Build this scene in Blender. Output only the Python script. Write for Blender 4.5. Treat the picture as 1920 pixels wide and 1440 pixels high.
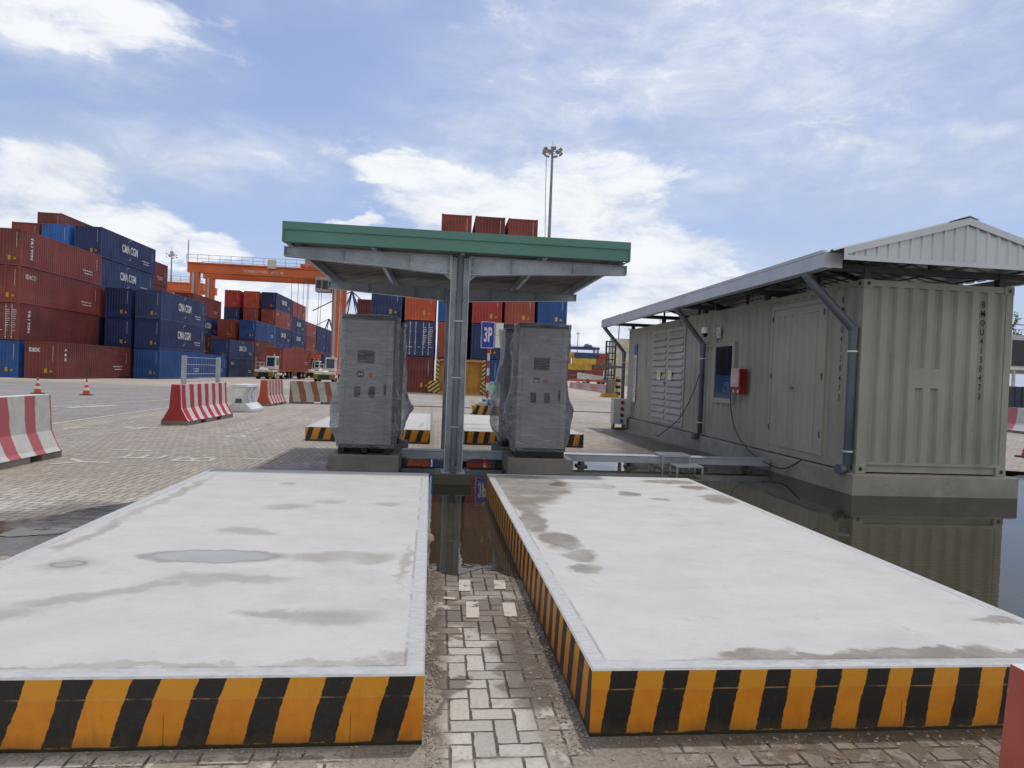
import bpy, math, random
from mathutils import Vector, Matrix
R = math.radians
random.seed(7)
for o in list(bpy.data.objects): bpy.data.objects.remove(o)
scene = bpy.context.scene
col = scene.collection
# ------------------------------------------------------------------ camera
F, YAW, PITCH, ROLL, CH = 1238.35, 0.1090, 0.01492, 0.03917, 1.590
cam_d = bpy.data.cameras.new('camera'); cam = bpy.data.objects.new('camera', cam_d); col.objects.link(cam)
fwd = Vector((math.sin(YAW)*math.cos(PITCH), math.cos(YAW)*math.cos(PITCH), -math.sin(PITCH)))
rt = Vector((math.cos(YAW), -math.sin(YAW), 0)); up = rt.cross(fwd)
r2 = math.cos(ROLL)*rt + math.sin(ROLL)*up; u2 = -math.sin(ROLL)*rt + math.cos(ROLL)*up
M4 = Matrix((r2, u2, -fwd)).transposed().to_4x4(); M4.translation = (0, 0, CH)
cam.matrix_world = M4
cam_d.sensor_width = 36; cam_d.lens = F*36/1920; cam_d.clip_start = 0.05; cam_d.clip_end = 6000
scene.camera = cam
# ------------------------------------------------------------------ node helper
class G:
    def __init__(s, nt): s.t = nt
    def n(s, typ, **kw):
        nd = s.t.nodes.new(typ)
        for k, v in kw.items(): setattr(nd, k, v)
        return nd
    def put(s, sock, v):
        if v is None: return
        if isinstance(v, bpy.types.NodeSocket): s.t.links.new(v, sock)
        else:
            if isinstance(v, (tuple, list)) and len(v) == 3 and sock.type == 'RGBA': v = (*v, 1)
            sock.default_value = v
    def m(s, op, a, b=None, c=None, clamp=False):
        nd = s.n('ShaderNodeMath', operation=op); nd.use_clamp = clamp
        for i, v in enumerate((a, b, c)): s.put(nd.inputs[i], v)
        return nd.outputs[0]
    def vm(s, op, a, b=None):
        nd = s.n('ShaderNodeVectorMath', operation=op)
        s.put(nd.inputs[0], a); s.put(nd.inputs[1], b)
        return nd.outputs['Value'] if op in ('LENGTH', 'DOT_PRODUCT') else nd.outputs[0]
    def mix(s, f, a, b, bt='MIX'):
        nd = s.n('ShaderNodeMix', data_type='RGBA', blend_type=bt); nd.clamp_factor = True
        s.put(nd.inputs[0], f); s.put(nd.inputs[6], a); s.put(nd.inputs[7], b); return nd.outputs[2]
    def mr(s, v, a, b, c=0., d=1., smooth=True):
        nd = s.n('ShaderNodeMapRange'); nd.interpolation_type = 'SMOOTHSTEP' if smooth else 'LINEAR'; nd.clamp = True
        for i, x in enumerate((v, a, b, c, d)): s.put(nd.inputs[i], x)
        return nd.outputs[0]
    def noise(s, vec, scale, detail=3, rough=.55, dist=0.):
        nd = s.n('ShaderNodeTexNoise'); s.put(nd.inputs['Vector'], vec)
        nd.inputs['Scale'].default_value = scale; nd.inputs['Detail'].default_value = detail
        nd.inputs['Roughness'].default_value = rough; nd.inputs['Distortion'].default_value = dist
        return nd.outputs[0], nd.outputs[1]
    def pos(s): return s.n('ShaderNodeNewGeometry').outputs['Position']
    def nrm(s): return s.n('ShaderNodeNewGeometry').outputs['True Normal']
    def sep(s, v):
        nd = s.n('ShaderNodeSeparateXYZ'); s.put(nd.inputs[0], v); return nd.outputs
    def comb(s, x=0., y=0., z=0.):
        nd = s.n('ShaderNodeCombineXYZ')
        for i, v in enumerate((x, y, z)): s.put(nd.inputs[i], v)
        return nd.outputs[0]
    def bump(s, h, dist=.01, st=.6):
        nd = s.n('ShaderNodeBump'); s.put(nd.inputs['Height'], h)
        nd.inputs['Distance'].default_value = dist; nd.inputs['Strength'].default_value = st
        return nd.outputs[0]
    def blob(s, v, cx, cy, rx, ry, rot=0., a=1.15, b=.75):
        nd = s.n('ShaderNodeMapping', vector_type='TEXTURE'); s.put(nd.inputs[0], v)
        nd.inputs[1].default_value = (cx, cy, 0); nd.inputs[2].default_value = (0, 0, rot); nd.inputs[3].default_value = (rx, ry, 1)
        return s.mr(s.vm('LENGTH', nd.outputs[0]), a, b)
    def blobs(s, v, L, a=1.2, b=.7):
        out = None
        for B in L:
            q = s.blob(v, *B, a=a, b=b) if len(B) == 5 else s.blob(v, *B[:4], a=a, b=b)
            out = q if out is None else s.m('MAXIMUM', out, q)
        return out
# ------------------------------------------------------------------ world: sky and clouds
SUN_DIR = Vector((0.16, 0.30, 0.94)).normalized()
SUN_EL = math.asin(SUN_DIR.z); SUN_AZ = math.atan2(SUN_DIR.x, SUN_DIR.y)
wd = bpy.data.worlds.new('World'); scene.world = wd; wd.use_nodes = True
nt = wd.node_tree; nt.nodes.clear(); g = G(nt)
sky = g.n('ShaderNodeTexSky', sky_type='NISHITA'); sky.sun_disc = False
sky.sun_elevation = SUN_EL; sky.sun_rotation = SUN_AZ; sky.air_density = 1.2; sky.dust_density = 1.6; sky.ozone_density = 1.6
tc = g.n('ShaderNodeTexCoord').outputs['Generated']
sx, sy, sz = g.sep(tc)
az = g.m('ARCTAN2', sx, sy); el = g.m('ARCSINE', sz)
def ae(px, py):
    d = r2*((px-960)/F) + u2*((720-py)/F) + fwd; d.normalize()
    return math.atan2(d.x, d.y), math.asin(d.z)
def wblob(px, py, rx, ry, rot=0.):
    a, e = ae(px, py); return (a, e, rx/1300, ry/1300, -rot)
ST = .10
A2 = g.comb(az, g.m('MULTIPLY', el, 1.0), 0)
st3 = g.vm('MULTIPLY', tc, (1., 1., 2.3))
nz, nzc = g.noise(st3, 2.6, 9, .62, .25)
nw = g.vm('MULTIPLY', g.vm('SUBTRACT', g.noise(st3, 5., 5, .6)[1], (.5, .5, .5)), (.20, .13, 0))
AW = g.vm('ADD', A2, nw)
nf, _ = g.noise(g.vm('MULTIPLY', tc, (1.5, 1.5, 4.2)), 4.2, 10, .68, .4)
# thin high veil
veilB = g.blobs(AW, [wblob(1400, 130, 620, 190), wblob(1150, 60, 300, 110), wblob(1650, 30, 260, 90), wblob(60, 40, 300, 90), wblob(330, 290, 330, 70, -.12),
                     wblob(1050, 270, 330, 110), wblob(860, 330, 220, 60), wblob(1650, 300, 400, 120), wblob(450, -250, 500, 160), wblob(1300, 520, 420, 90), wblob(1550, -300, 500, 200), wblob(150, 540, 500, 60)], a=1.45, b=.2)
veil = g.m('MULTIPLY', veilB, g.mr(nf, .22, .66, .25, 1.), clamp=True)
back = g.m('MULTIPLY', g.mr(sy, .25, -.25), g.mr(nz, .30, .55, .55, 1.))  # unseen pale cloud behind the camera, added to make the ambient light less blue
# brighter heaped cloud
cumB = g.blobs(AW, [wblob(120, 20, 250, 80), wblob(60, 350, 130, 80), wblob(190, 425, 130, 60), wblob(30, 430, 200, 70), wblob(1000, 400, 330, 90), wblob(1180, 480, 240, 90), wblob(1130, 330, 210, 50),
                    wblob(1240, 560, 200, 60), wblob(790, 330, 150, 40), wblob(640, 425, 62, 18), wblob(350, 480, 90, 30), wblob(480, 600, 240, 80), wblob(960, 600, 500, 60), wblob(1340, 510, 60, 20)], a=1.3, b=.55)
cumS = g.blobs(AW, [wblob(1660, 10, 300, 110), wblob(1130, 140, 330, 110), wblob(1400, 60, 400, 120), wblob(1600, 240, 380, 110), wblob(500, 290, 330, 60), wblob(980, 30, 200, 60), wblob(260, 60, 200, 80)], a=1.7, b=.0)
cumB = g.m('MAXIMUM', cumB, g.m('MULTIPLY', cumS, .70))
nd_, _ = g.noise(g.vm('MULTIPLY', tc, (1.3, 1.3, 2.8)), 9., 8, .66, .6)
cum = g.mr(g.m('ADD', cumB, g.m('ADD', g.m('MULTIPLY', g.m('SUBTRACT', nf, .5), 1.7), g.m('MULTIPLY', g.m('SUBTRACT', nd_, .5), .7))), .30, 1.12)
low = g.mr(el, .20, .0)      # whiter towards the horizon
cfac = g.m('MAXIMUM', g.m('MULTIPLY', veil, .72), cum)
cfac = g.m('MAXIMUM', cfac, g.m('MULTIPLY', low, .45))
shade = g.mr(g.m('ADD', g.m('ADD', g.m('MULTIPLY', nz, .4), g.m('MULTIPLY', nd_, .35)), g.m('MULTIPLY', cumB, .14)), .33, .56)
ccol = g.mix(shade, (.52/ST, .59/ST, .71/ST), (.88/ST, .90/ST, .93/ST))
skyc = g.mix(1., sky.outputs[0], (1.0, .98, 1.12), 'MULTIPLY')
skyc = g.mix(g.m('MULTIPLY', g.mr(sz, -.1, .55, .70, .16), 1.), skyc, (.43/ST, .56/ST, .87/ST))
skymix = g.mix(cfac, skyc, ccol)
skymix = g.mix(g.m('MULTIPLY', back, .9), skymix, (.76/ST, .755/ST, .735/ST))
bg = g.n('ShaderNodeBackground'); g.put(bg.inputs[0], skymix); bg.inputs[1].default_value = ST
nt.links.new(bg.outputs[0], g.n('ShaderNodeOutputWorld').inputs[0])
sl = bpy.data.lights.new('sun', 'SUN'); sl.energy = 2.0; sl.angle = R(2.0); sl.color = (1, .96, .90)
so = bpy.data.objects.new('sun', sl); col.objects.link(so)
so.rotation_euler = SUN_DIR.to_track_quat('Z', 'Y').to_euler(); so.location = (0, 0, 50)
vs = scene.view_settings; scene.display_settings.display_device = 'sRGB'
vs.view_transform = 'Standard'; vs.look = 'None'; vs.gamma = 1; vs.exposure = 0.08; vs.use_curve_mapping = False
# ------------------------------------------------------------------ materials
def newmat(name):
    m = bpy.data.materials.new(name); m.use_nodes = True; m.node_tree.nodes.clear()
    g = G(m.node_tree); b = g.n('ShaderNodeBsdfPrincipled'); o = g.n('ShaderNodeOutputMaterial')
    g.t.links.new(b.outputs[0], o.inputs[0]); return m, g, b, o
def paint(name, c, rough=.5, metal=0., dirt=.25, dcol=(.12, .09, .07), scale=3., streak=1., bump=0., bscale=60, var=.18, rust=0., chip=None, chipt=.66):
    m, g, b, o = newmat(name); p = g.pos()
    n1, _ = g.noise(g.vm('MULTIPLY', p, (1, 1, .25 if streak else 1)), scale, 5, .65)
    n2, _ = g.noise(p, scale*.35, 3)
    cc = g.mix(g.mr(n2, .3, .7), tuple(x*(1-var) for x in c), tuple(min(1, x*(1+var)) for x in c))
    cc = g.mix(g.m('MULTIPLY', g.mr(n1, .48, .75), dirt), cc, dcol)
    if rust:
        n3, _ = g.noise(g.vm('MULTIPLY', p, (1, 1, .45)), 1.9, 8, .72); cc = g.mix(g.m('MULTIPLY', g.mr(n3, .60, .68), .75), cc, (.13, .05, .028))
        n4, _ = g.noise(g.vm('MULTIPLY', p, (.25, .12, .9)), 1.1, 3, .6); cc = g.mix(g.m('MULTIPLY', g.mr(n4, .5, .75), .35), cc, tuple(min(1, x*1.25+.05) for x in c))
    if chip:
        n5, _ = g.noise(p, 7, 9, .72); cc = g.mix(g.mr(n5, chipt, chipt+.02), cc, chip)
    g.put(b.inputs['Base Color'], cc); b.inputs['Metallic'].default_value = metal
    g.put(b.inputs['Roughness'], g.mr(n1, .2, .8, max(.05, rough-.12), min(1, rough+.15)))
    if bump: g.put(b.inputs['Normal'], g.bump(g.noise(p, bscale, 5, .6)[0], bump))
    return m
def hazard(name, c1, c2, vec, period, duty=.5, wob=.01, rough=.5, edge=None, dirt=.25):
    m, g, b, o = newmat(name); p = g.pos()
    n1, nc = g.noise(p, 22, 4, .6); n2, _ = g.noise(p, 4, 5, .6)
    t = g.m('ADD', g.vm('DOT_PRODUCT', p, vec), g.m('MULTIPLY', g.m('SUBTRACT', n1, .5), wob))
    t = g.m('ADD', t, g.m('MULTIPLY', g.m('SUBTRACT', g.noise(p, 3., 1)[0], .5), wob*4))
    fr = g.m('FRACT', g.m('DIVIDE', t, period)); k = g.m('LESS_THAN', fr, duty)
    c1v = g.mix(g.mr(n2, .3, .7), tuple(x*.78 for x in c1), c1)
    cc = g.mix(k, c1v, c2); cc = g.mix(g.m('MULTIPLY', g.mr(n2, .5, .75), dirt), cc, (.13, .10, .08))
    n5, _ = g.noise(p, 9, 9, .72); cc = g.mix(g.mr(n5, .66, .68), cc, (.24, .22, .19))
    nv, _ = g.noise(g.vm('MULTIPLY', p, (5, 5, .8)), 2.5, 5, .7); cc = g.mix(g.m('MULTIPLY', g.mr(nv, .55, .75), .35), cc, (.16, .13, .10))
    g.put(b.inputs['Base Color'], cc); b.inputs['Roughness'].default_value = rough
    return m
WHITE = paint('white_paint', (.66, .66, .62), .5, dirt=.3)
# ------------------------------------------------------------------ mesh helper
class MB:
    def __init__(s): s.v = []; s.f = []; s.mi = []; s.sm = []
    def add(s, vs, fs, mi=0, smooth=False):
        b = len(s.v); s.v += [tuple(v) for v in vs]
        for f in fs: s.f.append([b+i for i in f]); s.mi.append(mi); s.sm.append(smooth)
        return s
    def box(s, x0, x1, y0, y1, z0, z1, mi=0, bev=0.):
        if bev > 0:
            e = bev; vs = []
            pts = []
            for z, ins in ((z0, 0), (z1-e, 0), (z1, e)):
                pts.append([(x0+ins+0, y0+ins), (x1-ins, y0+ins), (x1-ins, y1-ins), (x0+ins, y1-ins)])
                for q in pts[-1]: vs.append((q[0], q[1], z))
            fs = [(3, 2, 1, 0), (8, 9, 10, 11)]
            for r in range(2):
                for i in range(4): fs.append((r*4+i, r*4+(i+1) % 4, r*4+4+(i+1) % 4, r*4+4+i))
            return s.add(vs, fs, mi)
        vs = [(x, y, z) for z in (z0, z1) for x, y in ((x0, y0), (x1, y0), (x1, y1), (x0, y1))]
        return s.add(vs, [(3, 2, 1, 0), (4, 5, 6, 7), (0, 1, 5, 4), (1, 2, 6, 5), (2, 3, 7, 6), (3, 0, 4, 7)], mi)
    def tube(s, pts, r, n=10, mi=0, smooth=True, cap=True, r1=None):
        pts = [Vector(p) for p in pts]; rings = []
        for i, p in enumerate(pts):
            d = (pts[min(i+1, len(pts)-1)]-pts[max(i-1, 0)]).normalized()
            a = d.cross(Vector((0, 0, 1)) if abs(d.z) < .9 else Vector((1, 0, 0))).normalized(); b = d.cross(a)
            k = r if r1 is None else r+(r1-r)*i/(len(pts)-1)
            rings.append([p+(a*math.cos(t)+b*math.sin(t))*k for t in [2*math.pi*j/n for j in range(n)]])
        vs = [v for q in rings for v in q]; fs = []
        for i in range(len(pts)-1):
            for j in range(n): fs.append((i*n+j, i*n+(j+1) % n, (i+1)*n+(j+1) % n, (i+1)*n+j))
        s.add(vs, fs, mi, smooth)
        if cap: s.add(rings[0], [tuple(range(n))[::-1]], mi); s.add(rings[-1], [tuple(range(n))], mi)
        return s
    def beam(s, p0, p1, w, h, mi=0):
        p0, p1 = Vector(p0), Vector(p1); d = (p1-p0).normalized()
        a = d.cross(Vector((0, 0, 1)) if abs(d.z) < .95 else Vector((0, 1, 0))).normalized()*w/2; b = a.cross(d).normalized()*h/2
        vs = [p+q for p in (p0, p1) for q in (-a-b, a-b, a+b, -a+b)]
        return s.add(vs, [(3, 2, 1, 0), (4, 5, 6, 7), (0, 1, 5, 4), (1, 2, 6, 5), (2, 3, 7, 6), (3, 0, 4, 7)], mi)
    def prism(s, prof, axis, a0, a1, mi=0):
        # prof: 2D points; axis 'x','y','z' extrude
        def P(u, v, w): return {'x': (w, u, v), 'y': (u, w, v), 'z': (u, v, w)}[axis]
        n = len(prof); vs = [P(u, v, a0) for u, v in prof]+[P(u, v, a1) for u, v in prof]
        return s.add(vs, [tuple(range(n)), tuple(range(n, 2*n))[::-1]]+[(i, n+i, n+(i+1) % n, (i+1) % n) for i in range(n)], mi)
    def corr(s, o, u, nrm, L, z0, z1, period, depth, mi=0, flat=.35, inner=.25, top=None):
        # corrugated wall from point o along u, outer plane through o, recess goes against nrm
        o, u, nn = Vector(o), Vector(u), Vector(nrm); n = max(1, round(L/period)); pd = L/n; sl = (1-flat-inner)/2
        us = []; 
        for i in range(n):
            for t, d in ((0, 0), (flat/2, 0), (flat/2+sl, 1), (flat/2+sl+inner, 1), (1-flat/2, 0)): us.append(((i+t)*pd, d))
        us.append((L, 0)); vs = []
        for t, d in us:
            zz = top(t) if top else z1
            p = o+u*t-nn*depth*d; vs += [(p.x, p.y, z0), (p.x, p.y, zz)]
        s.add(vs, [(2*i, 2*i+2, 2*i+3, 2*i+1) for i in range(len(us)-1)], mi); return s
    def mesh(s, name, mats):
        me = bpy.data.meshes.new(name); me.from_pydata(s.v, [], s.f)
        for m in mats: me.materials.append(m)
        me.polygons.foreach_set('material_index', s.mi); me.polygons.foreach_set('use_smooth', s.sm)
        me.validate(); me.update(); return me
    def build(s, name, mats, parent=None, flip=True, bevel=0.):
        if not isinstance(mats, (list, tuple)): mats = [mats]
        me = s.mesh(name, mats)
        if flip:
            import bmesh
            bm = bmesh.new(); bm.from_mesh(me); bmesh.ops.recalc_face_normals(bm, faces=bm.faces); bm.to_mesh(me); bm.free()
        o = bpy.data.objects.new(name, me); col.objects.link(o)
        if parent: o.parent = parent
        if bevel:
            md = o.modifiers.new('bevel', 'BEVEL'); md.width = bevel; md.segments = 2; md.limit_method = 'ANGLE'; md.angle_limit = R(40)
        return o
def tag(o, label=None, cat=None, group=None, kind=None):
    if label: o['label'] = label
    if cat: o['category'] = cat
    if group: o['group'] = group
    if kind: o['kind'] = kind
    return o
def empty(name, loc, label, cat, group=None, rz=0):
    o = bpy.data.objects.new(name, None); o.empty_display_size = .2; col.objects.link(o)
    o.location = loc; o.rotation_euler = (0, 0, rz); return tag(o, label, cat, group)
def obj(name, me, parent):
    o = bpy.data.objects.new(name, me); col.objects.link(o); o.parent = parent; return o
def textmesh(name, s, size, mat, sx=1., extrude=.002, spacing=1., align='LEFT', bold=0.):
    cu = bpy.data.curves.new(name, 'FONT'); cu.body = s; cu.size = size; cu.extrude = extrude; cu.align_x = align
    cu.space_character = spacing; cu.offset = bold; cu.resolution_u = 3
    t = bpy.data.objects.new('t', cu); col.objects.link(t); dg = bpy.context.evaluated_depsgraph_get()
    me = bpy.data.meshes.new_from_object(t.evaluated_get(dg)); bpy.data.objects.remove(t)
    me.name = name; me.materials.clear(); me.materials.append(mat)
    for v in me.vertices: v.co.x *= sx
    return me
def orient(me, o, ux, uy):
    # place a text mesh (in its xy plane) at o with local x -> ux, y -> uy
    ux, uy = Vector(ux), Vector(uy); n = ux.cross(uy); m = Matrix((ux, uy, n)).transposed().to_4x4(); m.translation = Vector(o)
    me.transform(m); return me
def joinmesh(name, meshes, mats):
    mb = MB()
    for me in meshes:
        mb.add([v.co for v in me.vertices], [tuple(p.vertices) for p in me.polygons], 0)
    return mb.mesh(name, mats)
def gz(y): return -0.0045*(min(max(y, 12), 150)-12)
# ------------------------------------------------------------------ ground
def ground_mat():
    m, g, b, o = newmat('herringbone_pavers'); p = g.pos()
    wv = g.vm('MULTIPLY', g.vm('SUBTRACT', g.noise(p, 18, 3)[1], (.5, .5, .5)), (.012, .012, 0))
    q = g.vm('ADD', p, wv); x, y, z = g.sep(q); S = .1
    X = g.m('DIVIDE', x, S); Y = g.m('DIVIDE', y, S); i = g.m('FLOOR', X); j = g.m('FLOOR', Y)
    fx = g.m('SUBTRACT', X, i); fy = g.m('SUBTRACT', Y, j); k = g.m('FLOORED_MODULO', g.m('SUBTRACT', i, j), 4.)
    def eq(v): return g.m('COMPARE', k, float(v), .25)
    k0, k1, k2, k3 = eq(0), eq(1), eq(2), eq(3)
    d = g.m('MINIMUM', g.m('MINIMUM', g.m('MULTIPLY_ADD', k1, 9., fx), g.m('SUBTRACT', g.m('MULTIPLY_ADD', k0, 9., 1.), fx)),
            g.m('MINIMUM', g.m('MULTIPLY_ADD', k2, 9., fy), g.m('SUBTRACT', g.m('MULTIPLY_ADD', k3, 9., 1.), fy)))
    wn = g.n('ShaderNodeTexWhiteNoise', noise_dimensions='2D'); g.put(wn.inputs[0], g.comb(g.m('SUBTRACT', i, k1), g.m('SUBTRACT', j, k2), 0))
    rnd = wn.outputs[0]
    px, py, pz = g.sep(p)
    n1, _ = g.noise(p, 1.1, 5, .6); n2, _ = g.noise(p, 9, 6, .65); n3, _ = g.noise(p, 45, 6, .7); n4, _ = g.noise(p, .22, 4, .6)
    joint = g.mr(g.m('ADD', d, g.m('MULTIPLY', g.m('SUBTRACT', n2, .5), .16)), .03, .075)
    tan = g.mr(py, 6.5, 9.5)
    base = g.mix(tan, (.52, .49, .44), (.39, .345, .29))
    base = g.mix(g.mr(g.m('ADD', py, g.m('MULTIPLY', n1, 3)), 28., 34.), base, (.37, .35, .315))
    base = g.mix(g.mr(px, -8.9, -9.3), base, (.27, .255, .25))
    base = g.mix(g.mr(g.m('ADD', py, g.m('MULTIPLY', n1, 6)), 48., 56.), base, (.46, .40, .33))
    br = g.mix(1., base, g.comb(g.mr(rnd, 0, 1, .78, 1.10, False), g.mr(rnd, 0, 1, .78, 1.09, False), g.mr(rnd, 0, 1, .77, 1.07, False)), 'MULTIPLY')
    br = g.mix(g.m('MULTIPLY', g.mr(n3, .42, .68), .28), br, (.14, .115, .09))
    br = g.mix(g.m('MULTIPLY', g.mr(n2, .46, .7), .35), br, (.46, .43, .385))
    br = g.mix(g.m('MULTIPLY', g.mr(n4, .38, .62), .25), br, (.17, .14, .115))
    fade = g.mr(py, 7, 34, 1., .12)
    jm = g.m('SUBTRACT', 1., g.m('MULTIPLY', g.m('SUBTRACT', 1., joint), fade))
    cc = g.mix(jm, (.085, .068, .052), br)
    # silt along the slab edges and in front of the right slab
    e1 = g.m('ABSOLUTE', g.m('SUBTRACT', g.m('ADD', px, g.m('MULTIPLY', py, .0135)), .405))
    gap = g.m('MULTIPLY', g.mr(g.m('ADD', e1, g.m('MULTIPLY', n2, .16)), .31, .40), g.mr(g.m('ABSOLUTE', g.m('SUBTRACT', px, .36)), .8, .6))
    fr = g.m('MULTIPLY', g.mr(g.m('ADD', py, g.m('MULTIPLY', n2, .12)), 2.80, 2.86), g.m('MULTIPLY', g.mr(py, 3.3, 3.0), g.mr(g.m('ABSOLUTE', g.m('SUBTRACT', px, .36)), .38, .50)))
    rightmud = g.m('MULTIPLY', g.blob(g.vm('ADD', p, g.vm('MULTIPLY', wv, (9, 9, 0))), 1.9, 2.45, 1.25, .5), g.mr(n2, .44, .52))
    rs = g.m('MULTIPLY', g.blobs(g.vm('ADD', p, g.vm('MULTIPLY', wv, (6, 6, 0))), [(.62, 3.7, .16, 1.0), (.68, 2.9, .2, .5), (-.5, 2.7, .9, .05)]), g.mr(n2, .40, .50))
    silt = g.m('MAXIMUM', g.m('MAXIMUM', gap, fr), g.m('MAXIMUM', rightmud, rs))
    sc = g.mix(g.mr(n3, .3, .7), (.17, .14, .11), (.30, .265, .215))
    cc = g.mix(g.m('MULTIPLY', silt, .92), cc, sc)
    # wet ground
    pw = g.vm('ADD', p, g.vm('MULTIPLY', g.vm('SUBTRACT', g.noise(p, 2.6, 5, .6)[1], (.5, .5, .5)), (1.0, 1.0, 0)))
    wet = g.blobs(pw, [(.40, 4.30, .34, .36), (.55, 3.6, .22, .5), (.08, 4.0, .08, 1.2), (.3, 5.6, .7, .9), (1.95, 2.42, .85, .28), (4.9, 12.6, 2.6, 2.0), (5.1, 14.8, 1.0, 2.2), (5.4, 17.5, .45, 3.0), (-1.7, 10.3, 1.1, .7), (.9, 12.0, 2.6, 1.0), (5, 2.8, 4, .7), (11, 9, 4, 3.4), (-3.6, 6.6, .9, 1.1), (-.2, 8.6, 1.4, 1.2)], a=1.25, b=.75)
    cc = g.mix(g.m('MULTIPLY', wet, .92), cc, g.mix(1., cc, (.40, .35, .30), 'MULTIPLY'))
    # dark tyre scuffs running with the lane
    sv = g.vm('MULTIPLY', p, (1.3, .06, 1)); ns, _ = g.noise(sv, 1.4, 4, .6)
    cc = g.mix(g.m('MULTIPLY', g.m('MULTIPLY', g.mr(ns, .52, .72), g.mr(py, 9, 16)), .35), cc, (.13, .115, .105))
    g.put(b.inputs['Base Color'], cc)
    g.put(b.inputs['Roughness'], g.m('SUBTRACT', .88, g.m('MULTIPLY', wet, .45)))
    h = g.m('ADD', g.m('MULTIPLY', g.m('MAXIMUM', g.m('MINIMUM', joint, fade), silt), .5), g.m('ADD', g.m('MULTIPLY', n3, .12), g.m('MULTIPLY', g.m('MULTIPLY', rnd, .15), fade)))
    g.put(b.inputs['Normal'], g.bump(h, .02, .8))
    return m
GM = ground_mat(); mb = MB()
ys = [-40, -10, 0, 12, 150, 400, 3500]; xs = [-2500, -200, -40, 40, 200, 2500]
mb.add([(x, y, gz(y)-.002) for y in ys for x in xs], [(j*6+i, j*6+i+1, (j+1)*6+i+1, (j+1)*6+i) for j in range(6) for i in range(5)])
tag(mb.build('ground', GM), kind='structure')
def poly_sheet(name, pts, z, mat, jag=.0, sub=3, seed=1, **kw):
    rnd = random.Random(seed); P = [Vector((*p, 0)) for p in pts]
    if sum(P[i-1].x*P[i].y-P[i].x*P[i-1].y for i in range(len(P))) < 0: P = P[::-1]
    amp = jag
    for _ in range(sub):
        Q = []
        for i, a in enumerate(P):
            b = P[(i+1) % len(P)]; d = b-a; n = Vector((-d.y, d.x, 0)); L = d.length
            Q += [a, (a+b)/2+n*rnd.uniform(-1, 1)*amp]
        P = Q
    import bmesh
    bm = bmesh.new(); f = bm.faces.new([bm.verts.new((p.x, p.y, z if not callable(z) else z(p.y))) for p in P])
    bmesh.ops.triangulate(bm, faces=[f]); bm.normal_update(); bmesh.ops.reverse_faces(bm, faces=[f_ for f_ in bm.faces if f_.normal.z < 0])
    me = bpy.data.meshes.new(name); bm.to_mesh(me); bm.free(); me.materials.append(mat)
    o = bpy.data.objects.new(name, me); col.objects.link(o); tag(o, kind='structure'); return o
def water_mat(name, tint, body, solid, rough, bump=.0006):
    m = bpy.data.materials.new(name); m.use_nodes = True; m.node_tree.nodes.clear(); g = G(m.node_tree); p = g.pos()
    n = g.bump(g.noise(g.vm('MULTIPLY', p, (1, 1, 1)), 7., 3, .5)[0], bump, 1.)
    tr = g.n('ShaderNodeBsdfTransparent'); g.put(tr.inputs[0], tint); df = g.n('ShaderNodeBsdfDiffuse'); g.put(df.inputs[0], body)
    gl = g.n('ShaderNodeBsdfGlossy'); gl.inputs['Roughness'].default_value = rough; g.put(gl.inputs['Normal'], n)
    a = g.n('ShaderNodeMixShader'); a.inputs[0].default_value = solid; g.t.links.new(tr.outputs[0], a.inputs[1]); g.t.links.new(df.outputs[0], a.inputs[2])
    fr = g.n('ShaderNodeFresnel'); fr.inputs[0].default_value = 1.48; g.put(fr.inputs[1], n)
    c = g.n('ShaderNodeMixShader'); g.put(c.inputs[0], g.m('MULTIPLY', fr.outputs[0], 1.0)); g.t.links.new(a.outputs[0], c.inputs[1]); g.t.links.new(gl.outputs[0], c.inputs[2])
    g.t.links.new(c.outputs[0], g.n('ShaderNodeOutputMaterial').inputs[0]); return m
WATER = water_mat('flood_water', (.38, .34, .25), (.062, .057, .038), .50, .012)
FILM = water_mat('thin_water', (.60, .56, .52), (.05, .045, .04), .10, .10, .002)
poly_sheet('flood_water', [(-.12, 5.45), (.18, 5.15), (.40, 5.35), (.76, 5.0), (1.8, 5.2), (3.3, 4.2), (3.32, 3.15), (4.4, 2.9), (7, 3.2), (10, 3.0), (15, 4.5), (16, 9), (12.2, 12.2), (9.6, 11.2), (8.9, 13), (8.6, 18),
    (6.25, 18.), (6.22, 13.4), (5.75, 12.9), (5.2, 13.1), (4.5, 12.5), (3.9, 12.3), (3.2, 13.0), (2.5, 12.5), (1.8, 12.2), (1.1, 12.6), (.5, 11.6), (-.1, 12.0), (-.6, 11.9), (-1.3, 11.3), (-1.75, 10.7), (-1.6, 10.0), (-1.4, 9.3), (-1, 8.6), (-.3, 8.2), (-.13, 7)], .004, WATER, .10, 4, 3)
poly_sheet('wet_patch', [(-2.6, 4.9), (-3.3, 5.6), (-4.6, 6.0), (-5.5, 6.2), (-5.3, 6.75), (-4.0, 6.75), (-3.6, 7.45), (-3.3, 7.9), (-2.6, 8.6), (-2.3, 7)], .003, FILM, .10, 4, 5)
poly_sheet('wet_patch', [(-2.9, 10.15), (-2.4, 10.95), (-1.9, 11.4), (-1.3, 11.5), (-1.4, 10.1), (-1.6, 9.2), (-2.1, 8.9), (-2.3, 9.6)], .003, FILM, .12, 4, 9)
poly_sheet('puddle', [(-3.98, 6.22), (-3.65, 6.16), (-3.4, 6.25), (-3.15, 6.45), (-3.45, 6.5), (-3.85, 6.45)], .007, WATER, .16, 4, 11)
0 and poly_sheet('puddle', [(4.6, 12.9), (6.0, 13.0), (6.1, 15.5), (5.6, 15.9), (5.0, 14.9), (4.2, 13.9)], .0035, FILM, .12, 4, 12)
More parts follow.
